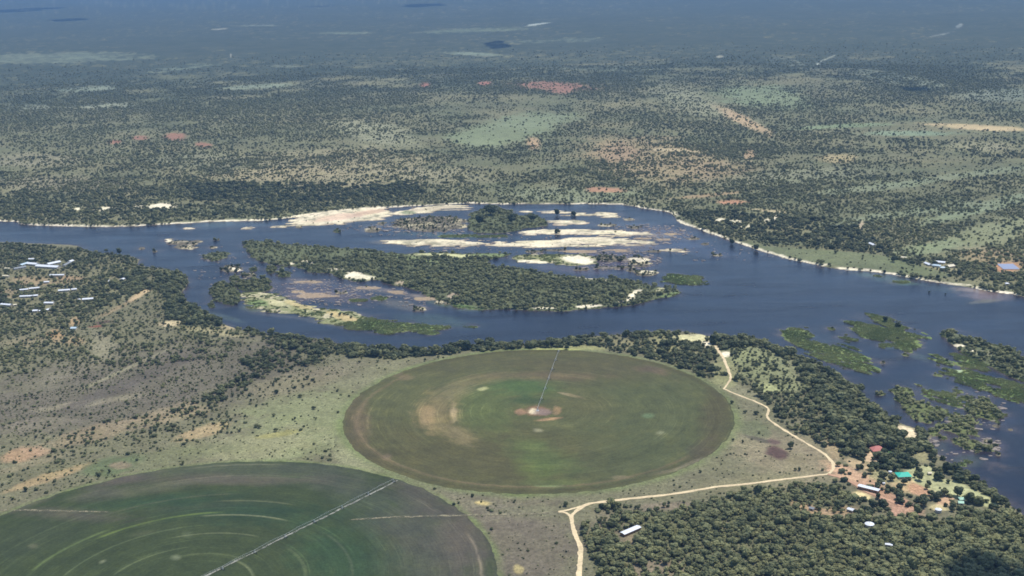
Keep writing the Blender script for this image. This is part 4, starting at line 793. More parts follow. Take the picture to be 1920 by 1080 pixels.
house('cottage', (1796.5, 945), (1806, 945.5), 6, 2.6, 'mint', 'lower pale mint roofed cottage near the tip of the lawn', 'cottage', kind='gable', pitch=.4)
house('cottage', (1660, 1023), (1673, 1025), 4, 2.4, 'white', 'small white hut alone in the bush at the bottom right', 'cottage', pitch=.25)
house('cottage', (1740, 889.5), (1746, 889.5), 4, 2.2, 'cream', 'tiny cream roofed hut on the pale lawn', 'cottage', pitch=.3)
house('cottage', (1518, 955), (1526, 957), 4, 2.4, 'grey', 'small grey roofed hut on bare soil in the bush left of the homestead', 'cottage', pitch=.3)
def tank(p, rad, hgt, label, roofh=.8):
    c = P(*p); root = empty('water_tank', (c[0], c[1], GZ)); tag(root, label, 'water tank'); KEEP_OUT.append((c[0], c[1], rad+4)); v = -c/np.hypot(*c); KEEP_OUT.append((c[0]+v[0]*(rad+6), c[1]+v[1]*(rad+6), 5))
    MB().lathe([(rad, -.2), (rad, hgt)], 28).build('tank_wall', MAT['conc'], root, True)
    rf = MB().lathe([(rad+.18, hgt-.12), (rad+.18, hgt+.04), (rad*.55, hgt+roofh*.62), (.01, hgt+roofh)], 28).build('roof', MAT['white'], root, False)
    MB().lathe([(.45, hgt+roofh-.15), (.45, hgt+roofh+.2), (.01, hgt+roofh+.25)], 10).build('hatch', MAT['steel'], rf)
    ld = MB()
    for s_ in (-.25, .25): ld.bar((s_, -rad-.12, 0), (s_, -rad-.12, hgt+.3), .05, 4)
    for k in range(6): ld.bar((-.25, -rad-.12, .4+k*.45), (.25, -rad-.12, .4+k*.45), .035, 4)
    ld.build('ladder', MAT['steel'], root)
tank((1630, 987), 5.0, 3.2, 'large round white water tank in the bush below the homestead', 1.6)
tank((1759, 960), 3.6, 3.4, 'small round white water tank right of the red soil yard', 1.2)
tank((1669, 887.5), 2.0, 2.6, 'tiny white water tank just left of the turquoise roofed house', .7)
tank((1657, 908.5), 1.6, 2.2, 'tiny white water tank between the long white shed and the turquoise roofed house', .6)

# far bank, right
for i, (a, b, wd, rf, lab) in enumerate([
    ((1735, 495), (1745, 499), 8, 'white', 'leftmost white roof of the riverside camp on the far bank'),
    ((1748, 499), (1763, 501), 9, 'paleblue', 'pale blue roofed lodge in the middle of the far bank camp'),
    ((1755, 493), (1772, 494.5), 9, 'white', 'white roofed lodge at the back of the far bank camp'),
    ((1763, 504), (1772, 504), 8, 'paleblue', 'small pale blue roof nearest the water in the far bank camp'),
    ((1774, 502), (1787, 500), 12, 'cream', 'cream roofed lodge at the right end of the far bank camp'),
    ((1683, 483), (1700, 486), 8, 'cream', 'cream roofed building between dark trees on the green riverside strip'),
    ((1631, 458), (1640, 462), 8, 'white', 'white roofed building hidden at the edge of the far bank trees'),
    ((1885, 534), (1891, 534), 6, 'white', 'small white hut on the far bank near the right edge')]):
    house('lodge_building', a, b, wd, 3.0, rf, lab, 'building', 'buildings on the far bank', kind='hip' if i % 2 else 'gable', pitch=.4)
def solar():
    q = [P(1873, 496), P(1904, 496), P(1906, 505.5), P(1878, 505.5)]
    c = sum(q)/4; root = empty('solar_array', (c[0], c[1], GZ), math.atan2(*(q[1]-q[0])[::-1])); tag(root, 'blue grey ground mounted solar array on orange soil at the right edge', 'solar array')
    KEEP_OUT.append((c[0], c[1], 24))
    fm = MB(); me = None
    for r_ in range(9):
        y = -18+r_*4.4
        for k in range(6):
            x = -13+k*5.2
            if me is None:
                t = MB(); t.add([(-2.5, -1.7, .9), (2.5, -1.7, .9), (2.5, 1.7, 1.9), (-2.5, 1.7, 1.9), (-2.5, -1.7, .82), (2.5, -1.7, .82), (2.5, 1.7, 1.82), (-2.5, 1.7, 1.82)], [(0, 1, 2, 3), (7, 6, 5, 4), (0, 4, 5, 1), (1, 5, 6, 2), (2, 6, 7, 3), (3, 7, 4, 0)])
                me = mesh_from('panel', t.v, t.f, MAT['panel'])
            obj('panel', me, root, (x, y, 0))
            fm.bar((x, y-1.2, -.2), (x, y-1.2, 1.0), .08, 4); fm.bar((x, y+1.2, -.2), (x, y+1.2, 1.7), .08, 4)
    fm.build('mounting_frame', MAT['steel'], root)['kind'] = 'stuff'
solar()

# lodge and chalet rows on the left headland
LODGE = [
 ((70, 500.5), (111, 503), 14, 3.6, 'white', 'longest white roof of the left headland lodge'),
 ((89, 498), (112, 493), 12, 3.6, 'white', 'slanting white wing behind the longest lodge roof'),
 ((53, 496), (71, 497.5), 12, 3.4, 'white', 'white middle wing of the left headland lodge'),
 ((38, 499.5), (52, 495), 10, 3.2, 'paleblue', 'pale slanting wing at the left of the headland lodge'),
 ((26, 506), (48, 502), 10, 3.0, 'grey', 'grey roofed wing at the far left of the headland lodge'),
 ((119, 500), (131, 494), 7, 2.8, 'grey', 'grey roofed walkway building right of the headland lodge'),
 ((130, 493), (136, 490.5), 9, 3.0, 'white', 'small white roof at the right end of the headland lodge'),
 ((54.5, 487.5), (64.5, 487.5), 7, 2.8, 'white', 'small white roof standing behind the headland lodge'),
 ((10, 505), (19, 505.5), 6, 2.8, 'cream', 'cream roof left of the headland lodge'),
 ((94, 518), (120.5, 517.5), 7, 3, 'white', 'long white chalet block in the row nearest the headland lodge'),
 ((75, 531.5), (92.5, 530.5), 6, 3, 'white', 'white chalet block alone in the second row'),
 ((37, 546), (53, 544.5), 7, 3, 'white', 'left white chalet block of the left pair in the third row'),
 ((55, 543.5), (74, 541.5), 7, 3, 'white', 'right white chalet block of the left pair in the third row'),
 ((110, 547), (131.5, 545.5), 8, 3, 'white', 'larger white chalet block of the right pair in the third row'),
 ((134.5, 545), (144, 544), 7, 3, 'white', 'smaller white chalet block of the right pair in the third row'),
 ((38, 558), (61.5, 557), 7, 3, 'white', 'long white chalet block in the fourth row'),
 ((63.5, 556.5), (71.5, 556), 7, 3, 'white', 'short white chalet block in the fourth row'),
 ((84, 570), (101, 570), 8, 3, 'white', 'white chalet block left of the small sand patch in the lower row'),
 ((3, 572.5), (21.5, 574), 8, 3, 'white', 'white chalet block at the left edge of the photo'),
 ((25, 574), (31, 573), 5, 2.6, 'cream', 'tiny cream roof beside the chalet at the left edge'),
 ((146.5, 564), (151, 563.5), 6, 2.8, 'white', 'tiny white roof at the left end of the rightmost chalet block'),
 ((155, 563.5), (175, 562), 9, 3, 'white', 'rightmost long white chalet block'),
 ((62, 585), (71, 584.5), 8, 3, 'white', 'larger white roof at the left of the lowest chalet row'),
 ((73, 585), (76, 584.5), 5, 2.6, 'white', 'tiny white roof in the middle of the lowest chalet row'),
 ((86.5, 583.5), (96, 581.5), 8, 3, 'white', 'white roof at the right of the lowest chalet row'),
 ((6, 519), (17, 519.5), 6, 2.8, 'cream', 'cream roof below the lodge at the left edge'),
 ((204, 529.5), (211, 529), 9, 3, 'white', 'white roof alone in the trees right of the chalets'),
 ((227, 527), (232, 524.5), 7, 3, 'white', 'small white roof in the trees nearest the river bend'),
 ((134, 617.5), (144, 617.5), 9, 3, 'paleblue', 'pale blue roof below the chalets beside bare red soil'),
]
for a, b, wd, hg, rf, lab in LODGE:
    house('chalet', a, b, wd, hg, rf, lab, 'building', 'lodge and chalet roofs on the left headland', kind='gable', pitch=.3, over=.5)

# ------------------------------------------------------------------ centre pivot sprinklers
def pivot(c0, ang, L, spans, label, thick):
    root = empty('pivot_sprinkler', (c0[0], c0[1], GZ), ang); tag(root, label, 'irrigation boom')
    tw = MB()
    for sx in (-1, 1):
        for sy in (-1, 1): tw.bar((sx*1.6, sy*1.6, 0), (sx*.25, sy*.25, 4.2), .12, 5)
    for z, q in ((1.4, 1.15), (2.8, .7)):
        for a, b in (((-q, -q), (q, -q)), ((q, -q), (q, q)), ((q, q), (-q, q)), ((-q, q), (-q, -q))): tw.bar((*a, z), (*b, z), .07, 4)
    tw.box((0, 0, .1), (4, 4, .3)); tw.bar((0, 0, 0), (0, 0, 4.8), .22, 8)
    tw.build('pivot_tower', MAT['steel'], root)
    sl = L/spans; wheel_me = tyre_me = None
    for i in range(spans):
        x0, x1 = i*sl, (i+1)*sl
        pm = MB(); K = 8; pts = []
        for k in range(K+1):
            u = k/K; pts.append((x0+u*sl, 0, 3.9+1.1*math.sin(math.pi*u)))
        for a, b in zip(pts[:-1], pts[1:]): pm.bar(a, b, .28*thick, 6)
        sp_ = pm.build('span_pipe', MAT['steel'], root)
        tr = MB()
        for sy in (-1, 1):
            low = [(p[0], sy*.95*thick, p[2]-1.5*math.sin(math.pi*k/K)) for k, p in enumerate(pts)]
            for a, b in zip(low[:-1], low[1:]): tr.bar(a, b, .09*thick, 4)
            for k in range(1, K): tr.bar(pts[k], low[k], .08*thick, 4)
        for k in range(1, K): tr.bar((pts[k][0], -.95*thick, pts[k][2]-1.5*math.sin(math.pi*k/K)), (pts[k][0], .95*thick, pts[k][2]-1.5*math.sin(math.pi*k/K)), .08*thick, 4)
        tr.build('truss', MAT['steel'], sp_)
        dr = MB()
        for k in range(1, 12): dr.bar((x0+sl*k/12, .1, 3.6), (x0+sl*k/12, .1, 1.6), .05, 4)
        dr.build('sprinkler_drops', MAT['rubber'], sp_)
        t = MB()
        for sy in (-1, 1):
            t.bar((x1, sy*2.1, .75), (x1, 0, 4.0), .13, 5); t.bar((x1, sy*1.1, .8), (x1, 0, 3.6), .09, 4)
        t.bar((x1, -2.2, .75), (x1, 2.2, .75), .16, 6); t.box((x1, 0, 3.2), (.5, .4, .7))
        tw = t.build('wheel_tower', MAT['steel'], root)
        for sy in (-1, 1):
            if tyre_me is None:
                m_ = MB().lathe([(.42, -.2), (.70, -.2), (.75, -.1), (.75, .1), (.70, .2), (.42, .2)], 14); tyre_me = mesh_from('tyre', m_.v, m_.f, MAT['rubber'])
            w_ = obj('wheel', tyre_me, tw, (x1, sy*2.25, .75)); w_.rotation_euler = (math.pi/2, 0, math.pi/2) if False else (0, math.pi/2, 0)
    return root
pivot(C1, ANG1, 258.0, 6, 'thin steel sprinkler boom from the centre to the top edge of the olive brown field', .46)
pivot(C2, ANG2, 306.0, 7, 'long steel sprinkler boom over the pale lane across the dark green field', .28)

# ------------------------------------------------------------------ plants
def ico(sub=1):
    import bmesh
    bm = bmesh.new(); bmesh.ops.create_icosphere(bm, subdivisions=sub, radius=1)
    V = np.array([v.co[:] for v in bm.verts]); F = [tuple(v.index for v in f.verts) for f in bm.faces]; bm.free(); return V, F
ICO1, ICOF1 = ico(2)
def crown_geo(rng, blobs, flat, leaf, spread=.62, low=.25):
    """crown of unit radius standing on z=0; lumpy leaf masses plus loose sprays"""
    V = []; F = []; cs = []
    for i in range(blobs):
        a = rng.uniform(0, 6.28); q = math.sqrt(rng.uniform(0, 1))*spread
        cz = low+rng.uniform(.1, .95)*flat*(1-.45*q)
        cs.append((q*math.cos(a), q*math.sin(a), cz, rng.uniform(.26, .46)))
    cs.append((0, 0, low+.45*flat, .55))
    for x, y, z, r in cs:
        d = 1+rng.uniform(-.40, .34, len(ICO1)); o = len(V)
        for v, k in zip(ICO1, d): V.append((x+v[0]*r*k, y+v[1]*r*k, max(.05, z+v[2]*r*k*.72)))
        F += [tuple(j+o for j in f) for f in ICOF1]
    for i in range(leaf):
        x, y, z, r = cs[rng.integers(len(cs))]
        d = rng.normal(size=3); d /= np.linalg.norm(d); d[2] = abs(d[2])*.9-.15
        p = np.array([x, y, z])+d*r*rng.uniform(.9, 1.25)*np.array([1, 1, .75])
        u = rng.normal(size=3); u /= np.linalg.norm(u); v = np.cross(u, d); v /= np.linalg.norm(v)+1e-6
        s_ = rng.uniform(.06, .13); o = len(V)
        V += [tuple(p-u*s_), tuple(p+v*s_*.7), tuple(p+u*s_), tuple(p-v*s_*.7)]; F.append((o, o+1, o+2, o+3))
    return V, F
def trunk_geo(rng, low, flat):
    m = MB(); m.bar((0, 0, -.12), (.02, .0, low+.15), .075, 6, .05)
    for k in range(4):
        a = k*1.57+rng.uniform(-.4, .4); m.bar((.02, 0, low*.7), (.42*math.cos(a), .42*math.sin(a), low+.45*flat), .045, 5, .018)
    return m.v, m.f
TREE_KINDS = []   # (crown mesh, trunk mesh, joined mesh)
for i, (bl, flat, leaf, low, spread) in enumerate([(8, .75, 190, .35, .6), (10, .55, 200, .40, .68), (7, .9, 180, .34, .5), (9, .65, 190, .22, .62), (11, .5, 220, .30, .72), (6, .7, 160, .2, .5)]):
    rng = np.random.default_rng(100+i)
    cv, cf = crown_geo(rng, bl, flat, leaf, spread, low); tv, tf = trunk_geo(rng, low, flat)
    me_c = mesh_from('tree_crown', cv, cf, MAT['leaf']); me_t = mesh_from('tree_trunk', tv, tf, MAT['bark'])
    me_j = mesh_from('tree_joined', cv+tv, cf+[tuple(j+len(cv) for j in f) for f in tf], [MAT['leaf'], MAT['bark']], mi=[0]*len(cf)+[1]*len(tf))
    TREE_KINDS.append((me_c, me_t, me_j))
SHRUB_KINDS = []
for i, (bl, flat, leaf) in enumerate([(4, .5, 90), (5, .42, 100), (3, .6, 80)]):
    rng = np.random.default_rng(300+i)
    cv, cf = crown_geo(rng, bl, flat, leaf, .55, .12); tv, tf = trunk_geo(rng, .14, flat)
    SHRUB_KINDS.append((mesh_from('shrub_crown', cv, cf, MAT['leaf']), mesh_from('shrub_stem', tv, tf, MAT['bark']), mesh_from('shrub_joined', cv+tv, cf+[tuple(j+len(cv) for j in f) for f in tf], [MAT['leaf'], MAT['bark']], mi=[0]*len(cf)+[1]*len(tf))))
REED_KINDS = []
for i in range(3):
    rng = np.random.default_rng(500+i); V = []; F = []
    for k in range(46):
        a = rng.uniform(0, 6.28); q = math.sqrt(rng.uniform(0, 1)); x, y = q*math.cos(a), q*math.sin(a); h = rng.uniform(.28, .62)*(1.1-.4*q)
        b = rng.uniform(0, 6.28); wv = .10; lx, ly = rng.normal(0, .16, 2); o = len(V)
        V += [(x-wv*math.cos(b), y-wv*math.sin(b), -.05), (x+wv*math.cos(b), y+wv*math.sin(b), -.05), (x+lx*.5+wv*.8*math.cos(b), y+ly*.5+wv*.8*math.sin(b), h*.7), (x+lx*.5-wv*.8*math.cos(b), y+ly*.5-wv*.8*math.sin(b), h*.7), (x+lx*1.4, y+ly*1.4, h)]
        F += [(o, o+1, o+2, o+3), (o+3, o+2, o+4)]
    REED_KINDS.append(mesh_from('reed_clump', V, F, MAT['reed']))
ROCK_KINDS = []
for i in range(3):
    rng = np.random.default_rng(700+i); d = 1+rng.uniform(-.25, .25, len(ICO1)); V = ICO1*d[:, None]*np.array([1, .8, .5])
    ROCK_KINDS.append(mesh_from('rock_lump', V, ICOF1, MAT['rock']))

def scatter_points():
    out = []
    for r0, r1, step in ((930, 1500, 5.0), (1500, 2500, 5.4), (2500, 4000, 6.8), (4000, 6900, 10.5), (6900, 9300, 17.0)):
        rs = np.arange(r0, r1, step); amax = .50
        for_r = []
        for r in rs:
            m = int(2*amax*r/step); t = (np.arange(m)+RNG.random(m))/m*2*amax-amax
            q = r+RNG.random(m)*step*1.0
            for_r.append(np.stack([q*np.sin(t), q*np.cos(t), np.full(m, step)], 1))
        out.append(np.concatenate(for_r))
    return np.concatenate(out)
pts = scatter_points()
X, Y, ST = pts.T
s_, wh_ = shore(X, Y)
d_, size_, tone_, north_ = growth(X, Y, s_, wh_)
keep = RNG.random(len(X)) < d_*(1-sstep(5000, 8900, np.hypot(X, Y)))
for kx, ky, kr in KEEP_OUT: keep &= (X-kx)**2+(Y-ky)**2 > kr*kr
for k, rp in enumerate(ROADS[:4]+ROADS[7:8]):
    lo = rp.min(0)-8; hi = rp.max(0)+8
    sel = np.where(keep & (X > lo[0]) & (X < hi[0]) & (Y > lo[1]) & (Y < hi[1]))[0]
    if len(sel):
        dd = np.min(np.hypot(X[sel][:, None]-rp[None, :, 0], Y[sel][:, None]-rp[None, :, 1]), 1); keep[sel[dd < 4.6]] = False
X, Y, ST, s_, wh_, d_, size_, tone_, north_ = (a[keep] for a in (X, Y, ST, s_, wh_, d_, size_, tone_, north_))
Z = height(X, Y, s_, wh_)
R_ = size_*np.clip(RNG.lognormal(-.04, .40, len(X)), .42, 2.2)*np.where(ST > 12, 1.0, np.where(ST > 8, .98, np.where(ST > 6, .86, 1.0)))
R_ *= np.where(d_ < .3, .85, 1.0)
TONE = np.clip(np.where(np.hypot(X, Y) > 4500, .1, 0)+tone_*.8+.75*(RNG.random(len(X))**1.8)-.12, 0, 1)
# ---- trees that stand out in the picture: (x, y of the foot, crown width in pixels, shade, label)
NOTABLE = [
 (1340, 643, 29, .0, 'very large dark round tree beside the sandy riverside clearing'), (405, 406, 14, .0, 'large dark round tree right at the far bank below the sand patch'), (485, 406, 10, .05, 'dark round tree at the far bank where the sandbar starts'),
 (1373, 456, 14, .05, 'dark tree at the far bank water edge, left of the grassy strip'), (1417, 467, 15, .05, 'second dark tree on the far bank, below the grassy strip'), (1660, 601, 14, .0, 'dark round tree in the middle of the long reed island'), (1684, 611, 14, .0, 'dark round tree near the right end of the long reed island'),
 (1778, 630, 10, .05, 'dark tree at the tip of the bushy island at the right edge'), (224, 474, 14, .1, 'round tree standing in shallow water off the left headland'), (1649, 468, 17, .0, 'dark round tree in front of the far bank wood at its right end'), (1674, 491, 14, .0, 'dark tree left of the cream roofed building on the far bank'),
 (186, 893, 9, .0, 'lone dark tree at the rim of the dark green field'), (49, 921, 11, .05, 'dark tree by the orange soil at the left edge'), (1760, 899, 24, .0, 'large dark round tree standing on the pale lawn'), (1723, 900, 20, .15, 'round tree on the lawn right of the turquoise roofed house'),
 (1727, 521, 9, .0, 'left dark tree of the pair on the sandy far bank near the camp'), (1758, 523, 11, .0, 'right dark tree of the pair on the sandy far bank near the camp'), (1128, 953, 17, .05, 'dark spreading tree right beside the road fork'), (1060, 949, 13, .2, 'bushy tree above the road fork at the foot of the field'), (851, 947, 8, .0, 'small lone dark tree below the olive brown field'),
 (1374, 827, 7, .0, 'left small dark bush at the right rim of the olive brown field'), (1393, 830, 7, .0, 'right small dark bush at the right rim of the olive brown field'), (1482, 841, 17, .1, 'round bush right of the dark ploughed plot'), (1397, 775, 8, .05, 'left of two small bushes inside the bend of the road'), (1418, 777, 11, .1, 'right of two small bushes inside the bend of the road'), (1372, 757, 9, .05, 'small bush between the field rim and the track'),
 (1636, 836, 15, .0, 'dark tree directly behind the salmon red roof'), (1662, 838, 17, .0, 'dark tree right of the salmon red roof'), (1618, 850, 14, .0, 'dark tree left of the salmon red roof'), (1636, 952, 20, .0, 'dark tree just below the long white shed of the homestead'), (1605, 965, 17, .0, 'dark tree right of the small white cottage'), (1684, 935, 17, .0, 'dark tree on the reddish drive right of the long white shed'), (1727, 948, 26, .05, 'broad dark tree right of the red soil yard'), (1655, 897, 18, .15, 'tree left of the tiny white tank and the turquoise roof'), (1673, 901, 17, .15, 'tree just below left of the turquoise roof'), (1795, 930, 24, .1, 'broad tree at the lower edge of the lawn'), (1742, 912, 14, .05, 'dark tree at the lower left corner of the lawn'), (1614, 878, 14, .05, 'dark tree in the middle of the sandy yard behind the drive'), (1634, 880, 18, .1, 'grey green tree right of the sandy yard behind the drive'),
 (1793, 885, 26, .0, 'dark tree on the river edge behind the lawn, upper one'), (1825, 903, 22, .02, 'dark tree on the river edge behind the lawn, lower one'), (1746, 860, 15, .0, 'left dark tree on the bank above the lawn'), (1768, 861, 14, .0, 'right dark tree on the bank above the lawn'),
 (920, 402, 30, .0, 'tallest dark tree clump on the upper mid river island'), (960, 418, 24, .0, 'dark spreading tree on the sandy side of the upper mid river island'), (900, 420, 26, .02, 'dark spreading tree on the left side of the upper mid river island'), (1000, 414, 20, .0, 'dark tree at the right tip of the upper mid river island'), (1045, 402, 16, .0, 'dark bush on the highest sandbar, left one'), (1075, 403, 14, .0, 'dark bush on the highest sandbar, right one'), (1045, 436, 14, .0, 'dark bush in the middle of the second sandbar'),
 (1742, 547, 5, .0, 'left of two tiny trees standing in the river off the far bank'), (1773, 550, 4, .0, 'right of two tiny trees standing in the river off the far bank'), (199, 470, 8, .2, 'small tree left of the one in the shallows off the left headland'), (1890, 660, 13, .05, 'dark tree at the back of the bushy island at the right edge'), (1811, 642, 14, .0, 'dark tree behind the white rocks on the bushy right island'), (1845, 650, 14, .0, 'dark tree on the crest of the bushy right island'),
 (1275, 970, 11, .0, 'dark round tree standing out of the bush right of the lone shed'), (1195, 955, 12, .1, 'tree at the bare patch above the lone white shed'),
 (1650, 1010, 15, .0, 'dark tree just right of the large round tank'), (1062, 655, 11, .05, 'dark bush at the outer end of the sprinkler boom'), (873, 655, 30, .0, 'broad dark tree mass on the bank above the olive brown field'), (915, 652, 18, .02, 'dark tree on the bank just right of the broad dark mass'), (765, 660, 20, .02, 'dark tree on the bank above the left rim of the olive brown field'), (975, 650, 18, .02, 'dark tree on the bank above the top of the olive brown field'),
]
nx = np.array([P(a[0], a[1]) for a in NOTABLE]); nr = np.array([a[2]/2/px_per_m(*p) for a, p in zip(NOTABLE, nx)])
ns, nw = shore(nx[:, 0], nx[:, 1]); nz = np.maximum(height(nx[:, 0], nx[:, 1], ns, nw), -.3)
ok = np.ones(len(X), bool)
for (x, y), r in zip(nx, nr): ok &= (X-x)**2+(Y-y)**2 > (r*.8)**2
X, Y, Z, ST, wh_, d_, R_, TONE, north_ = (a[ok] for a in (X, Y, Z, ST, wh_, d_, R_, TONE, north_))
PXs, PYs = pic_xy(X, Y); DIST = np.sqrt(X*X+Y*Y+CAM_H**2); WPX = 2*R_*FPX/DIST
inview = (PXs > -10) & (PXs < 1930) & (PYs < 1085) & (PYs > 0)
is_tree = (R_ > 2.3)

def plant(kinds, name, cat, x, y, z, r, tone, label, group, hs=1.0, parts=('trunk', 'crown')):
    k = kinds[random.randrange(len(kinds))]; root = empty(name, (x, y, z), random.uniform(0, 6.28)); root.scale = (r, r, r*hs); tag(root, label, cat, group)
    t = obj(parts[0], k[1], root); c = obj(parts[1], k[0], root); c['tint'] = float(tone)
    return root
for (x, y), z, r, a in zip(nx, nz, nr, NOTABLE):
    plant(TREE_KINDS[:4], 'broadleaf_tree', 'tree', x, y, z, r, a[3], a[4], 'trees that stand out by themselves', 1.15)

LANDMARKS = [((1182, 998), 'the lone white shed'), ((1071, 970), 'the road fork'), ((1630, 985), 'the large round tank'), ((1666, 1024), "the small white hut"), ((1628, 918), 'the long homestead shed'), ((1759, 958), 'the small round tank'), ((1595, 958), 'the small white cottage'), ((1803, 942), 'the mint roofed cottages'), ((1693, 893), 'the turquoise roofed house'), ((1645, 843), 'the salmon red roof'), ((1560, 885), "the sharp road bend"), ((1439, 775), 'the upper bend of the road'), ((1300, 633), 'the sandy riverside clearing'), ((1457, 848), 'the dark ploughed plot'), ((1918, 1075), 'the bottom right corner'), ((1086, 1075), 'the road at the bottom edge'), ((1400, 1075), "the bottom edge of the bush"), ((1865, 943), 'the tip of the lawn'), ((1300, 1000), "the bush right of the shed"), ((1500, 1000), "the bush left of the tank"), ((1705, 815), 'the sandy landing on the river'), ((1048, 660), "the olive field boom end"), ((1480, 700), "the grassy riverside clearing"), ((1600, 760), "the riverside wood's middle"), ((500, 680), "the dark tree belt"), ((640, 795), "the olive field's left rim"), ((40, 852), "the big orange soil patch"), ((385, 805), "the smaller orange soil patch"), ((186, 890), "the lone field rim tree"), ((1400, 905), "the road below the field")]
LMP = np.array([P(*l[0]) for l in LANDMARKS])
ORD = ['nearest', 'second nearest', 'third nearest', 'fourth nearest', 'fifth nearest', 'sixth nearest', 'seventh nearest', 'eighth nearest', 'ninth nearest', 'tenth nearest'] + [str(k)+{1: 'st', 2: 'nd', 3: 'rd'}.get(k % 10 if k > 20 else 0, 'th')+' nearest' for k in range(11, 80)]
def label_all(ids, noun):
    """one label each: shade, then side of and rank from the landmark closest to it"""
    lab = {}; bins = {}
    for i in ids:
        d = np.hypot(LMP[:, 0]-X[i], LMP[:, 1]-Y[i]); k = int(np.argmin(d)); lx, ly = LANDMARKS[k][0]
        dx, dy = PXs[i]-lx, (PYs[i]-ly)*1.6
        side = ('right of' if dx > 0 else 'left of') if abs(dx) > abs(dy) else ('below' if dy > 0 else 'above')
        tn = 'dark' if TONE[i] < .28 else ('green' if TONE[i] < .52 else 'pale')
        bins.setdefault((k, side, tn), []).append((d[k], i))
    for (k, side, tn), L in bins.items():
        L.sort()
        for j, (_, i) in enumerate(L):
            lab[i] = f'{tn} {noun} {side} {LANDMARKS[k][1]}, {ORD[j]} of its shade' if len(L) > 1 else f'{tn} {noun} standing {side} {LANDMARKS[k][1]}'
    return lab
score = WPX*inview
ti = np.where(is_tree & inview & (PYs > 600) | (is_tree & inview & (PYs > 600)))[0]; ti = ti[np.argsort(-score[ti])][:225]
si = np.where(~is_tree & inview & (d_ < .40) & (PYs > 640))[0]; si = si[np.argsort(-score[si])][:210]
tl = label_all(ti, 'tree'); sl_ = label_all(si, 'shrub')
HS = np.clip(RNG.normal(1.05, .16, len(X)), .7, 1.5)
for i in ti: plant(TREE_KINDS, 'bush_tree', 'tree', X[i], Y[i], Z[i], R_[i], TONE[i], tl[i], 'trees of the near bush and riverside wood', HS[i])
for i in si: plant(SHRUB_KINDS, 'thorn_shrub', 'shrub', X[i], Y[i], Z[i], R_[i], TONE[i], sl_[i], 'shrubs dotted over the open grass', HS[i], ('stem', 'foliage'))
rest = np.ones(len(X), bool); rest[ti] = False; rest[si] = False

def gn_scatter(name, label, P3, S3, rz, tint, kinds):
    n = len(P3)
    me = bpy.data.meshes.new(name); me.vertices.add(n); me.vertices.foreach_set('co', np.ascontiguousarray(P3, np.float32).ravel())
    attr_v(me, 'size', S3); attr_v(me, 'turn', np.stack([rz*0, rz*0, rz], 1)); attr_f(me, 'tint', tint)
    a = me.attributes.new('pick', 'INT', 'POINT'); a.data.foreach_set('value', RNG.integers(0, len(kinds), n).astype(np.int32))
    o = obj(name, me); tag(o, label, kind='stuff')
    g = bpy.data.node_groups.new(name, 'GeometryNodeTree'); g.interface.new_socket('Geometry', in_out='INPUT', socket_type='NodeSocketGeometry'); g.interface.new_socket('Geometry', in_out='OUTPUT', socket_type='NodeSocketGeometry')
    gi = g.nodes.new('NodeGroupInput'); go = g.nodes.new('NodeGroupOutput'); iop = g.nodes.new('GeometryNodeInstanceOnPoints'); jn = g.nodes.new('GeometryNodeJoinGeometry')
    for k in kinds:
        po = bpy.data.objects.new(name+'_pattern', k)       # pattern only, not linked into the scene
        oi = g.nodes.new('GeometryNodeObjectInfo'); oi.inputs['Object'].default_value = po; oi.inputs['As Instance'].default_value = True
        g.links.new(oi.outputs['Geometry'], jn.inputs[0])
    def na(nm, ty):
        q = g.nodes.new('GeometryNodeInputNamedAttribute'); q.data_type = ty; q.inputs['Name'].default_value = nm; return q.outputs[0]
    g.links.new(gi.outputs[0], iop.inputs['Points']); g.links.new(jn.outputs[0], iop.inputs['Instance']); iop.inputs['Pick Instance'].default_value = True
    g.links.new(na('pick', 'INT'), iop.inputs['Instance Index']); g.links.new(na('turn', 'FLOAT_VECTOR'), iop.inputs['Rotation']); g.links.new(na('size', 'FLOAT_VECTOR'), iop.inputs['Scale'])
    g.links.new(iop.outputs[0], go.inputs[0])
    md = o.modifiers.new('scatter', 'NODES'); md.node_group = g
    return o
def put(name, label, m, kinds):
    gn_scatter(name, label, np.stack([X[m], Y[m], Z[m]], 1), np.stack([R_[m], R_[m], R_[m]*HS[m]], 1), RNG.random(m.sum())*6.28, TONE[m], kinds)
put('woodland', 'mass of green trees and bushes covering the plain, banks and islands', rest & is_tree, [k[2] for k in TREE_KINDS])
put('scrub', 'low scattered scrub over the dry plain', rest & ~is_tree, [k[2] for k in SHRUB_KINDS])
print('PLANTS', is_tree.sum(), (~is_tree).sum(), len(ti), len(si))

# reeds on the green islands and along the shores; rocks in the rapids
def reed_points():
    xs = []; ys = []
    for (k, poly) in ISLES_W:
        if k not in ('green', 'sandgreen', 'bush', 'pale'): continue
        lo, hi = poly.min(0), poly.max(0); area = (hi-lo).prod(); n = int(area/(9 if k == 'green' else 26))
        x = RNG.uniform(lo[0], hi[0], n); y = RNG.uniform(lo[1], hi[1], n); xs.append(x); ys.append(y)
    x = np.concatenate(xs); y = np.concatenate(ys); s, wh = shore(x, y)
    kd = np.array([k for k, _ in ISLES]+['none'])[wh]
    n = fbm(x/9, y/9, 3, 91)
    PX, PY = pic_xy(x, y); bare = np.zeros(len(x))
    for c in ISLE_COVER: bare = np.maximum(bare, cover_mask(c, PX, PY, .5, .4, .2)*(sum(c[5]) > 480))
    m = (s > -.8) & (wh >= 0) & ((kd == 'green') & (n > .22) | (kd == 'sandgreen') & (n > .55) | ((kd == 'bush') | (kd == 'pale')) & (s < 7)) & (bare < .4)
    return x[m], y[m], s[m], wh[m]
rx, ry, rs, rw = reed_points(); rz_ = np.maximum(height(rx, ry, rs, rw), 0.)
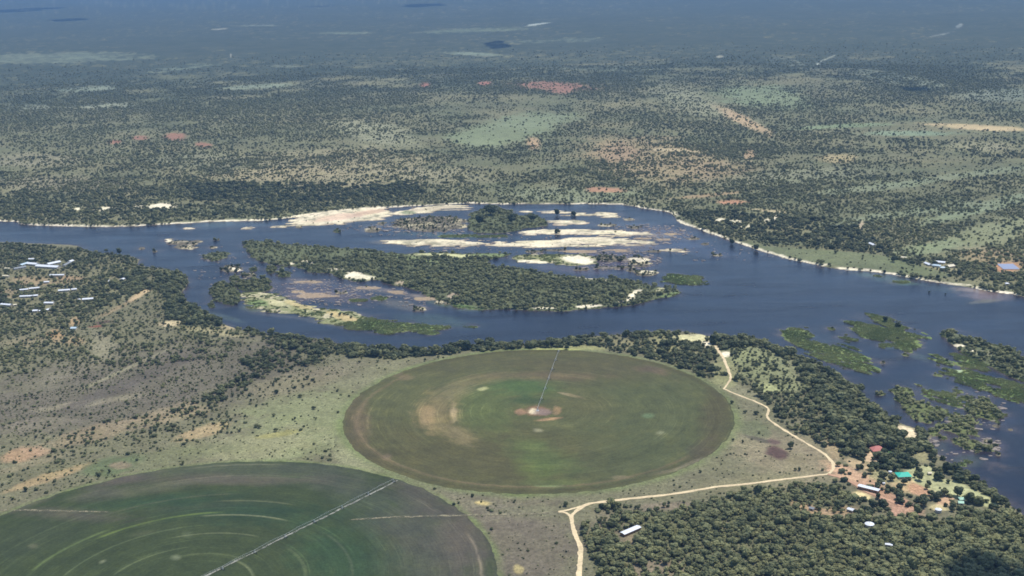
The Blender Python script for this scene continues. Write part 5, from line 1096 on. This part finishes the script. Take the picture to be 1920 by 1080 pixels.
sz = RNG.uniform(1.6, 3.2, len(rx)); gn_scatter('reeds', 'green reeds and papyrus growing on river islands', np.stack([rx, ry, rz_], 1), np.stack([sz, sz, sz*RNG.uniform(.7, 1.2, len(rx))], 1), RNG.random(len(rx))*6.28, np.clip(fbm(rx/25, ry/25, 3, 95)*1.6-.35+RNG.normal(0, .1, len(rx)), 0, 1), REED_KINDS)
def rock_points():
    xs = []
    for cx, cy_, ax, ay, n in ((600, 545, 100, 26, 260), (1150, 486, 90, 20, 420), (1210, 438, 90, 20, 420), (800, 425, 90, 14, 200), (1000, 455, 250, 30, 300), (700, 555, 130, 20, 160), (420, 500, 60, 40, 60), (1855, 832, 24, 14, 60), (1830, 770, 60, 40, 60), (560, 500, 60, 10, 40), (1330, 470, 70, 20, 30), (330, 452, 30, 8, 20), (1740, 830, 20, 12, 30), (680, 425, 50, 8, 40), (880, 440, 200, 6, 40), (1800, 850, 60, 14, 20), (1430, 480, 70, 8, 14)):
        a = RNG.uniform(0, 6.28, n); q = np.sqrt(RNG.random(n)); x, y = ground_xy(cx+ax*q*np.cos(a), cy_+ay*q*np.sin(a)); xs.append(np.stack([x, y], 1))
    return np.concatenate(xs)
rk = rock_points(); sz = RNG.lognormal(.35, .5, len(rk)); gn_scatter('river_rocks', 'brown boulders breaking the surface in the rapids', np.c_[rk, np.full(len(rk), .1)], np.stack([sz*1.5, sz, sz*.6], 1), RNG.normal(0, .4, len(rk)), np.zeros(len(rk)), ROCK_KINDS)

# ------------------------------------------------------------------ fair weather clouds above the camera: their shadows darken the far plain
def cloud(px, py, rx, ry, label, alt=1900):
    c = P(px, py); t = alt/SUN_DIR.z; x, y = c[0]+SUN_DIR.x*t, c[1]+SUN_DIR.y*t
    rng = np.random.default_rng(int(px)*7+int(py)); V = []; F = []
    for k in range(12):
        a = rng.uniform(0, 6.28); q = math.sqrt(rng.random())*.75; d = 1+rng.uniform(-.16, .16, len(ICO1)); o = len(V); s_ = rng.uniform(.25, .45)
        for v, e in zip(ICO1, d): V.append((rx*(q*math.cos(a)+v[0]*s_*e), ry*(q*math.sin(a)+v[1]*s_*e), max(-10, 60*v[2]*e*s_*2+rng.uniform(0, 4))))
        F += [tuple(j+o for j in f) for f in ICOF1]
    o = obj('cloud', mesh_from('cloud', V, F, MAT['cloud'], True), loc=(x, y, alt)); tag(o, label, 'cloud', 'small clouds above the plain', 'stuff')
cloud(28, 20, 560, 900, 'cloud shading the far plain at the top left corner')
cloud(122, 37, 330, 330, 'cloud shading the far plain below the top left corner')
cloud(800, 10, 400, 700, 'cloud shading the far plain at the top centre')
cloud(930, 83, 120, 420, 'cloud shading the dark round spot above the green clearing')
cloud(1722, 168, 75, 90, 'cloud shading the small dark bar at the upper right')
cloud(1905, 1095, 70, 90, 'cloud shading the bush at the bottom right corner')
cloud(600, 12, 250, 330, 'cloud shading the far plain left of the top centre')

# ------------------------------------------------------------------ haze
def haze():
    b = MB().box((0, 30000, (CAM_H+30-22)/2), (150000, 180000, CAM_H+30+22))
    m = bpy.data.materials.new('haze'); m.use_nodes = True; t = m.node_tree
    for n in list(t.nodes):
        if n.type == 'BSDF_PRINCIPLED': t.nodes.remove(n)
    pv = t.nodes.new('ShaderNodeVolumePrincipled'); pv.inputs['Color'].default_value = (.28, .51, .87, 1); pv.inputs['Density'].default_value = HAZE_D; pv.inputs['Anisotropy'].default_value = .0
    out = [n for n in t.nodes if n.type == 'OUTPUT_MATERIAL'][0]; t.links.new(pv.outputs[0], out.inputs['Volume'])
    o = b.build('haze', m); tag(o, 'pale blue haze hanging over the far plain', kind='stuff')
HAZE_D = 4.6e-5
haze()
